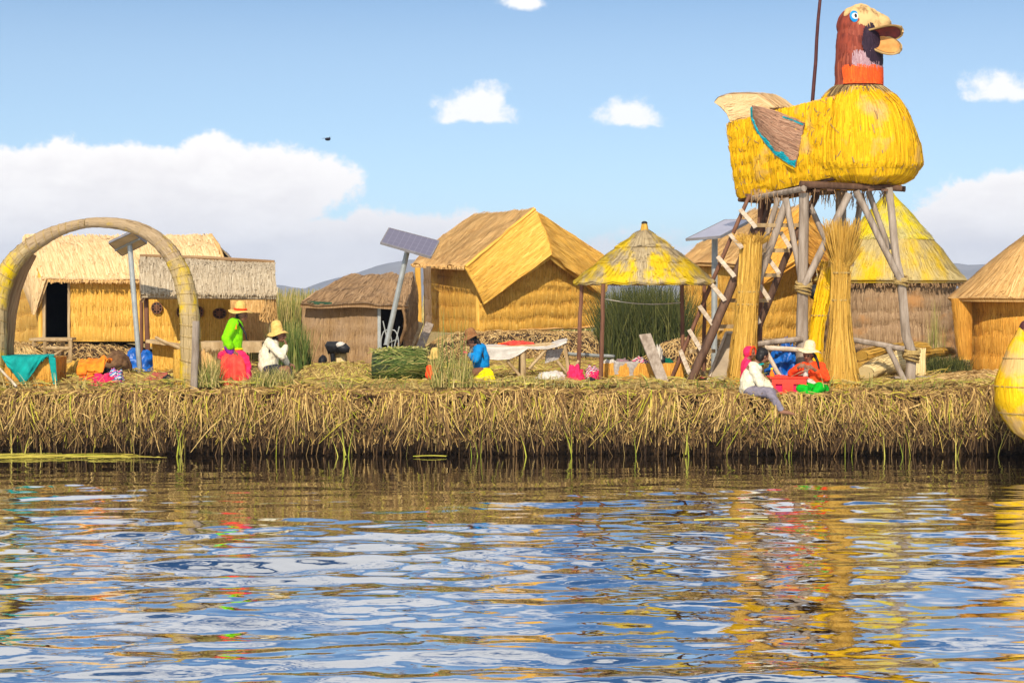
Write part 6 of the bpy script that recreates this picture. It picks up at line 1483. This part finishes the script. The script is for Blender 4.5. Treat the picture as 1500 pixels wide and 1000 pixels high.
def eyes(parent, c, face, k=1.0):
    f, s, u = frame(face)
    for q in (-1, 1):
        mb = MB(); ell(mb, V(c)+f*.084*k+s*q*.031*k+u*.006*k, (.010*k, .013*k, .008*k), 10, 6, (f, s, u)); mb.build('eye', 'black', parent)
    mb = MB(); ell(mb, V(c)+f*.082*k-u*.058*k, (.008*k, .022*k, .006*k), 10, 6, (f, s, u)); mb.build('mouth', plain('lips', (.26, .08, .06), None, 8) if 'lips' not in M else M['lips'], parent)
M['lips'] = plain('lips', (.24, .08, .06), None, 8)
def garment(parent, name, m, chains, blobs=(), voxel=.012, fold=.010, fs=11.0):
    mb = MB()
    for c in chains: caps(mb, c, 14)
    for c, r, ax in blobs: ell(mb, c, r, 18, 12, ax)
    return remeshed(mb, name, m, parent, voxel, 5, lambda v: fold*noise.fractal(v*fs, 1, 2, 3))
def skirt(parent, rings, m, folds=15, amp=.03, name='skirt', seed=0.0):
    """rings: (px, py, Y, rx_m, ry_m) from waist to hem, pleated"""
    mb = MB(); n = 96; G, U = [], []; R_ = []
    for a, b in zip(rings, rings[1:]):
        for s in range(5): R_.append([a[i]+(b[i]-a[i])*s/5 for i in range(5)])
    R_.append(list(rings[-1])); m_ = len(R_)
    for j, q in enumerate(R_):
        t_ = j/(m_-1); c = P(q[0], q[1], q[2])
        for i in range(n+1):
            a = 2*math.pi*(i % n)/n; k = 1+amp/max(q[3], .05)*t_**.7*(math.sin(a*folds+2*math.sin(a*3+seed))*.7+.6*noise.noise(V((math.cos(a)*2+seed, math.sin(a)*2, t_*1.5))))
            G.append(c+V((math.cos(a)*q[3]*k, math.sin(a)*q[4]*k, .02*t_*math.sin(a*5+seed)))); U.append((i/n, t_))
    mb.grid(G, U, n, m_-1); top = G[:n]; bot = G[-n-1:-1]; mb.quadv(top); mb.quadv(bot); return mb.build(name, m, parent)
def person(label, base): return thing('person', base, label, 'person')
GP = 'people on the reed island'
# ---- woman in lime green, hat with red band, seated facing right
def p_lime():
    Y = 26.2; t = person('seated woman in lime green jacket and coral skirt, straw hat with a red band', Gp(344, Y))
    hc = P(354, 461, Y); face = (1, -.35, -.25); mb = MB(); head_mesh(mb, hc, face, .95)
    sh, ch, pv_ = P(342, 478, Y), P(340, 492, Y), P(342, 520, Y)
    caps(mb, [(hc-V((.03, 0, .06)), .042), (P(345, 474, Y), .05)]); caps(mb, [(P(342, 484, Y), .10), (P(340, 500, Y), .11), (pv_, .13)])
    for q in (-1, 1):
        dy = q*.13
        S0, E0, W0 = P(341, 479, Y+dy), P(334+4*(q > 0), 500, Y+dy*1.3), P(343+5*(q > 0), 515, Y-.12+dy*.2)
        caps(mb, [(S0, .05), (E0, .036), (W0, .024)]); hand_mesh(mb, W0, (.8, -.35, -.45), (.2, -.3, 1), .9, .7, -q)
        H, K, A = P(345, 523, Y+dy*.7), P(357, 536, Y-.04+dy*.5), P(357, 556, Y-.04+dy*.5)
        caps(mb, [(H, .085), (K, .06), (A, .035)]); caps(mb, [(A-V((0, 0, .01)), .035), (A+V((.10, -.03, -.03)), .026), (A+V((.15, -.04, -.04)), .02)])
    remeshed(mb, 'body', 'skin', t, .007, 3); eyes(t, hc, face, .95)
    garment(t, 'jacket', 'lime', [[(P(344, 477, Y), .13), (P(341, 494, Y), .155), (P(341, 508, Y), .145)], [(P(342, 474, Y-.15), .085), (P(331, 496, Y-.22), .072), (P(337, 507, Y-.20), .062)], [(P(344, 474, Y+.13), .08), (P(345, 497, Y+.17), .065), (P(350, 508, Y+.02), .055)]])
    for px, dy in ((337, -.16), (349, .03)):
        garment(t, 'cuff', 'purple', [[(P(px-3, 509, Y+dy), .062), (P(px+1, 516, Y+dy), .058)]], fold=.006)
    mb = MB(); tube(mb, [P(341, 511, Y)+V((math.cos(a)*.145, math.sin(a)*.145, 0)) for a in [6.2832*i/24 for i in range(25)]], .016, 6, False); mb.build('hem', 'yellowcloth', t)
    mb = MB(); bar(mb, P(344, 474, Y-.20), P(344.5, 482, Y-.215), .05, .01, (1, 0, 0)); mb.build('shoulder_patch', 'orangecloth', t, smooth=False)
    skirt(t, [(341, 512, Y, .14, .14), (343, 519, Y-.02, .185, .19), (344, 532, Y-.05, .215, .22), (345, 547, Y-.05, .22, .23), (345, 566, Y-.05, .24, .24)], 'coral', 13, .035)
    garment(t, 'overskirt', 'pink', [[(P(327, 521, Y-.05), .08), (P(338, 517, Y-.10), .075)], [(P(352, 518, Y-.1), .07), (P(360, 526, Y-.12), .06), (P(364, 540, Y-.15), .05), (P(364, 558, Y-.16), .05)]], fold=.02)
    hair_cap(t, hc, face, .95, braids=[[(348, 470, Y-.06, .022), (355, 480, Y-.17, .02), (360, 490, Y-.19, .017), (362, 499, Y-.19, .012)], [(348, 470, Y+.06, .022), (347, 484, Y+.16, .018), (348, 496, Y+.16, .012)]])
    hat(t, P(352, 455, Y), (.06, -.08, 1), .085, .15, .19, 'strawhat', .18, 'redknit')
p_lime()
# ---- person in cream sweater and yellow hat, seated facing right, hand at the mouth
def p_cream():
    Y = 26.3; t = person('seated person in cream sweater and yellow brimmed hat with a hand at the mouth', Gp(400, Y))
    hc = P(410, 491, Y); face = (1, -.25, -.12); mb = MB(); head_mesh(mb, hc, face, .95)
    caps(mb, [(hc-V((.04, 0, .05)), .045), (P(400, 499, Y), .055)]); caps(mb, [(P(396, 508, Y), .11), (P(394, 525, Y), .12), (P(396, 542, Y), .13)])
    S0, E0, W0 = P(397, 504, Y-.13), P(413, 521, Y-.22), P(419, 505, Y-.12)
    caps(mb, [(S0, .05), (E0, .036), (W0, .024)]); hand_mesh(mb, W0, (-.25, .35, 1), (1, -.3, 0), .9, .9, 1)
    S1, E1, W1 = P(397, 504, Y+.13), P(414, 522, Y+.15), P(424, 533, Y+.05)
    caps(mb, [(S1, .05), (E1, .036), (W1, .024)]); hand_mesh(mb, W1, (1, -.2, -.3), (.2, -.2, 1), .9, .6, 1)
    for q in (-1, 1):
        H, K, A = P(398, 545, Y+q*.09), P(420, 541, Y-.08+q*.1), P(424, 558, Y-.08+q*.1)
        caps(mb, [(H, .085), (K, .06), (A, .035), (A+V((.12, -.02, -.03)), .022)])
    remeshed(mb, 'body', 'skin', t, .007, 3); eyes(t, hc, face, .95)
    garment(t, 'sweater', 'creamknit', [[(P(398, 504, Y), .12), (P(394, 520, Y), .155), (P(393, 538, Y), .155)], [(S0, .075), (E0, .068), (W0-V((.01, 0, .03)), .045)], [(S1, .075), (E1, .065), (W1-V((.03, 0, -.01)), .045)]], fold=.014)
    garment(t, 'skirt', 'navy', [[(P(396, 545, Y-.08), .13), (P(420, 544, Y-.15), .085), (P(425, 561, Y-.14), .07)], [(P(396, 545, Y+.08), .13), (P(420, 544, Y+.03), .085), (P(425, 560, Y+.02), .06)], [(P(392, 552, Y), .14), (P(408, 558, Y-.03), .10)]], fold=.02)
    hair_cap(t, hc, face, .93, braids=[[(402, 492, Y-.04, .025), (397, 506, Y-.13, .02), (394, 515, Y-.17, .014)]])
    hat(t, P(406.5, 486, Y), (-.16, -.06, 1), .090, .175, .165, 'strawhat', .5)
p_cream()
# ---- woman in teal blue sweater, brown hat, facing left
def p_teal():
    Y = 26.25; t = person('seated woman in teal blue sweater and brown hat bending to the left, yellow skirt', Gp(705, Y))
    hc = P(691, 499, Y); face = (-1, -.3, -.55); mb = MB(); head_mesh(mb, hc, face, .93)
    caps(mb, [(hc+V((.05, 0, -.04)), .042), (P(701, 508, Y), .05)]); caps(mb, [(P(703, 514, Y), .10), (P(705, 525, Y), .105), (P(706, 538, Y), .12)])
    for q in (-1, 1):
        S0, E0, W0 = P(702, 511, Y+q*.12), P(697, 527, Y+q*.17-.04), P(686, 519, Y+q*.06-.1)
        caps(mb, [(S0, .048), (E0, .034), (W0, .023)]); hand_mesh(mb, W0, (-1, -.1, .25), (.1, -.2, 1), .9, .7, q)
        H, K, A = P(704, 545, Y+q*.1), P(688, 545, Y+q*.1-.1), P(690, 559, Y+q*.1-.1)
        caps(mb, [(H, .08), (K, .055), (A, .033), (A+V((-.12, -.02, -.02)), .022)])
    remeshed(mb, 'body', 'skin', t, .007, 3); eyes(t, hc, face, .93)
    garment(t, 'sweater', 'bluecloth', [[(P(703, 512, Y), .11), (P(704, 524, Y), .135), (P(705, 535, Y), .13)]]+[[(P(702, 511, Y+q*.12), .07), (P(697, 527, Y+q*.17-.04), .06), (P(689, 521, Y+q*.07-.1), .045)] for q in (-1, 1)], fold=.012)
    skirt(t, [(705, 538, Y, .12, .12), (704, 545, Y-.03, .18, .16), (702, 562, Y-.05, .24, .2)], 'yellowcloth', 11, .03, seed=2)
    hair_cap(t, hc, face, .95, braids=[[(699, 498, Y-.05, .035), (703, 505, Y-.1, .025), (706, 515, Y-.15, .018), (708, 524, Y-.17, .012)]])
    hat(t, P(690.5, 493, Y), (-.30, -.02, 1), .088, .13, .175, 'brownhat', .12)
    garment(t, 'knitting', 'pink', [[(P(681, 517, Y-.14), .03), (P(686, 523, Y-.14), .03)]], fold=.015)
p_teal()
# ---- child with yellow hat among the reeds
def p_child():
    Y = 26.35; t = person('small child in yellow hat and red patterned clothes sitting right of the green bale', Gp(640, Y))
    hc = P(637, 527, Y); face = (.8, -1, -.2); mb = MB(); head_mesh(mb, hc, face, .78)
    caps(mb, [(hc-V((0, 0, .06)), .035), (P(637, 536, Y), .045)]); caps(mb, [(P(637, 542, Y), .08), (P(638, 555, Y), .09)])
    for q in (-1, 1):
        S0, E0, W0 = P(637+q*8, 539, Y-q*.02), P(637+q*11, 550, Y-.05), P(640+q*4, 553, Y-.18)
        caps(mb, [(S0, .036), (E0, .028), (W0, .02)]); hand_mesh(mb, W0, (.5, -1, -.1), (0, -.1, 1), .75, .7, q)
        H, K, A = P(638+q*5, 557, Y), P(645+q*6, 552, Y-.16), P(646+q*5, 562, Y-.2); caps(mb, [(H, .06), (K, .045), (A, .03), (A+V((.04, -.09, 0)), .02)])
    remeshed(mb, 'body', 'skin', t, .007, 3); eyes(t, hc, face, .78); hair_cap(t, hc, face, .78)
    garment(t, 'jacket', 'redknit', [[(P(637, 541, Y), .085), (P(638, 553, Y), .10)]]+[[(P(637+q*8, 539, Y-q*.02), .052), (P(637+q*11, 550, Y-.05), .045), (P(640+q*5, 553, Y-.14), .036)] for q in (-1, 1)])
    garment(t, 'trousers', plain('rust_cloth', (.55, .16, .03), (.4, .25, .03), 18), [[(P(638+q*5, 557, Y), .075), (P(645+q*6, 552, Y-.16), .06), (P(646+q*5, 561, Y-.2), .045)] for q in (-1, 1)])
    hat(t, P(637, 522.5, Y), (.05, -.08, 1), .075, .14, .115, 'strawhat', .5)
p_child()
# ---- boy in cream jacket sitting on the bank edge, bare feet hanging
def p_boy():
    Y = 25.35; t = person('boy in cream jacket and grey trousers sitting on the bank edge with bare feet hanging', P(1105, 580, Y))
    hc = P(1117, 521, Y-.02); face = (.75, .35, -.35); mb = MB(); head_mesh(mb, hc, face, .98)
    caps(mb, [(hc+V((-.05, 0, -.05)), .048), (P(1106, 534, Y), .055)]); caps(mb, [(P(1103, 542, Y), .11), (P(1099, 558, Y), .115), (P(1099, 572, Y), .12)])
    S0, E0, W0 = P(1104, 541, Y-.13), P(1114, 561, Y-.20), P(1132, 569, Y-.14)
    S1, E1, W1 = P(1104, 541, Y+.13), P(1118, 560, Y+.14), P(1131, 564, Y+.02)
    for S_, E2, W_, q in ((S0, E0, W0, -1), (S1, E1, W1, 1)):
        caps(mb, [(S_, .05), (E2, .036), (W_, .025)]); hand_mesh(mb, W_, (.9, -.1, -.4), (.3, -.3, 1), .9, .6, q)
    legs = []
    for q, kx in ((-1, 0), (1, 3)):
        H, K, A = P(1100, 574, Y+q*.08), P(1126+kx, 574, Y-.22+q*.07), P(1146+kx, 601, Y-.30+q*.07)
        caps(mb, [(H, .085), (K, .058), (A, .034)]); legs.append((H, K, A))
        f_ = (V((1, -.15, -.18))).normalized(); caps(mb, [(A+V((-.02, 0, -.02)), .032), (A+f_*.08+V((0, 0, -.015)), .03), (A+f_*.15+V((0, 0, -.02)), .024)])
        s_ = f_.cross(UPV).normalized()
        for i in range(5): a = A+f_*(.155-.006*i)+s_*q*(-.022+.011*i)+V((0, 0, -.022)); caps(mb, [(a, .011-.001*i), (a+f_*(.030-.003*i), .009-.0008*i)], 8)
    remeshed(mb, 'body', 'skin', t, .0065, 3); eyes(t, hc, face, .98); hair_cap(t, hc, face, 1.05)
    garment(t, 'jacket', 'creamknit', [[(P(1105, 540, Y), .115), (P(1099, 554, Y), .145), (P(1097, 569, Y), .145)], [(S0, .078), (E0, .068), (W0-V((.03, 0, -.01)), .045)], [(S1, .078), (E1, .068), (W1-V((.03, 0, -.01)), .045)]], fold=.014)
    garment(t, 'trousers', 'greycloth', [[(H, .105), (K, .075), (K.lerp(A, .9), .052)] for H, K, A in legs]+[[(P(1099, 573, Y-.05), .12), (P(1099, 573, Y+.05), .12)]], fold=.010)
    mb = MB(); tube(mb, [P(1112, 533.5, Y)+V((math.cos(a)*.065, math.sin(a)*.07, .012*math.cos(a))) for a in [6.2832*i/20 for i in range(21)]], .014, 6, False); mb.build('collar', 'teal', t)
p_boy()
# ---- hooded child in pink behind the boy
def p_hood():
    Y = 25.95; t = person('small child in bright pink hood behind the boy, in front of the standing sheaf', Gp(1094, Y))
    hc = P(1099, 517, Y); face = (.9, -.7, -.1); mb = MB(); head_mesh(mb, hc, face, .8)
    caps(mb, [(hc-V((0, 0, .06)), .036), (P(1095, 528, Y), .045)]); caps(mb, [(P(1095, 535, Y), .08), (P(1095, 560, Y), .09)])
    for q in (-1, 1):
        S0, E0, W0 = P(1095, 532, Y+q*.09), P(1096+4*q, 547, Y+q*.11-.05), P(1106, 550, Y+q*.04-.12)
        caps(mb, [(S0, .036), (E0, .028), (W0, .02)]); hand_mesh(mb, W0, (1, -.3, 0), (0, -.1, 1), .72, .7, q)
        H, K, A = P(1095, 560, Y+q*.06), P(1108, 560, Y+q*.07-.1), P(1110, 566, Y+q*.07-.15); caps(mb, [(H, .065), (K, .05), (A, .03)])
    remeshed(mb, 'body', 'skin', t, .007, 3); eyes(t, hc, face, .8); hair_cap(t, hc, face, .78)
    f, s, u = frame(face)
    garment(t, 'hooded_jacket', 'pink', [[(P(1094, 533, Y), .09), (P(1094, 560, Y), .11)], [(P(1094, 527, Y+.03), .055), (P(1092, 533, Y+.04), .07)]]+[[(P(1095, 532, Y+q*.09), .055), (P(1096+4*q, 547, Y+q*.11-.05), .048), (P(1104, 550, Y+q*.04-.12), .038)] for q in (-1, 1)]+[[(P(1095, 560, Y+q*.06), .08), (P(1108, 560, Y+q*.07-.1), .06), (P(1110, 564, Y+q*.07-.15), .045)] for q in (-1, 1)],
            [(hc-f*.030+u*.018, (.088, .082, .092), (f, s, u))], fold=.008)
    mb = MB(); tube(mb, [hc+f*.045+s*math.cos(a)*.075+u*(.015+math.sin(a)*.085) for a in [math.pi*(-.15+1.3*i/16) for i in range(17)]], .016, 8); mb.build('hood_edge', 'redknit', t)
p_hood()
# ---- woman in red orange sweater, cream hat, green skirt, hands working at the chest
def p_orange():
    Y = 25.6; t = person('seated woman in red orange sweater, cream wide brimmed hat and green skirt', Gp(1192, Y, -.1))
    hc = P(1184, 519, Y); face = (-.55, -1, -.35); mb = MB(); head_mesh(mb, hc, face, .98)
    caps(mb, [(hc+V((.01, .03, -.07)), .045), (P(1188, 532, Y), .055)]); caps(mb, [(P(1189, 541, Y), .11), (P(1192, 553, Y), .115), (P(1194, 566, Y), .13)])
    A_ = ((P(1178, 537, Y-.03), P(1160, 546, Y-.08), P(1171, 537, Y-.27), (.9, -.1, .25), -1), (P(1202, 537, Y+.02), P(1209, 553, Y-.12), P(1190, 539, Y-.27), (-1, -.1, .25), 1))
    for S0, E0, W0, d_, q in A_:
        caps(mb, [(S0, .05), (E0, .037), (W0, .025)]); hand_mesh(mb, W0, d_, (0, -1, .2), .92, 1.0, q)
    for q in (-1, 1):
        H, K, A = P(1193+q*7, 568, Y), P(1187+q*12, 569, Y-.26), P(1187+q*5, 577, Y-.28); caps(mb, [(H, .09), (K, .06), (A, .035)])
    remeshed(mb, 'body', 'skin', t, .007, 3); eyes(t, hc, face, .98)
    garment(t, 'sweater', 'redknit', [[(P(1190, 540, Y), .12), (P(1194, 550, Y), .145), (P(1197, 558, Y), .14)]]+[[(S0, .078), (E0, .070), (E0.lerp(W0, .62), .05)] for S0, E0, W0, _, q in A_], fold=.014)
    garment(t, 'shirt', 'white', [[(P(1181, 538, Y-.135), .035), (P(1180, 552, Y-.15), .035)], [(P(1184, 564, Y-.03), .13), (P(1199, 564, Y), .13)]], fold=.006)
    garment(t, 'skirt', 'greencloth', [[(P(1184, 571, Y-.05), .11), (P(1204, 571, Y-.05), .11)], [(P(1188, 569, Y-.05), .11), (P(1175, 569, Y-.29), .085), (P(1182, 577, Y-.33), .06)], [(P(1200, 569, Y-.05), .11), (P(1200, 569, Y-.29), .085), (P(1192, 577, Y-.33), .06)]], fold=.016)
    hair_cap(t, hc, face, .98, braids=[[(1193, 520, Y-.02, .028), (1198, 530, Y-.06, .02), (1200, 540, Y-.13, .014)]])
    hat(t, P(1185.5, 512, Y), (.10, -.05, 1), .088, .14, .19, 'creamhat', .30)
    mb = MB(); tube(mb, [P(1156, 553, Y-.2), P(1172, 545, Y-.33), P(1186, 540, Y-.33)], .006, 5); mb.build('held_reed', 'tanwood', t)
p_orange()
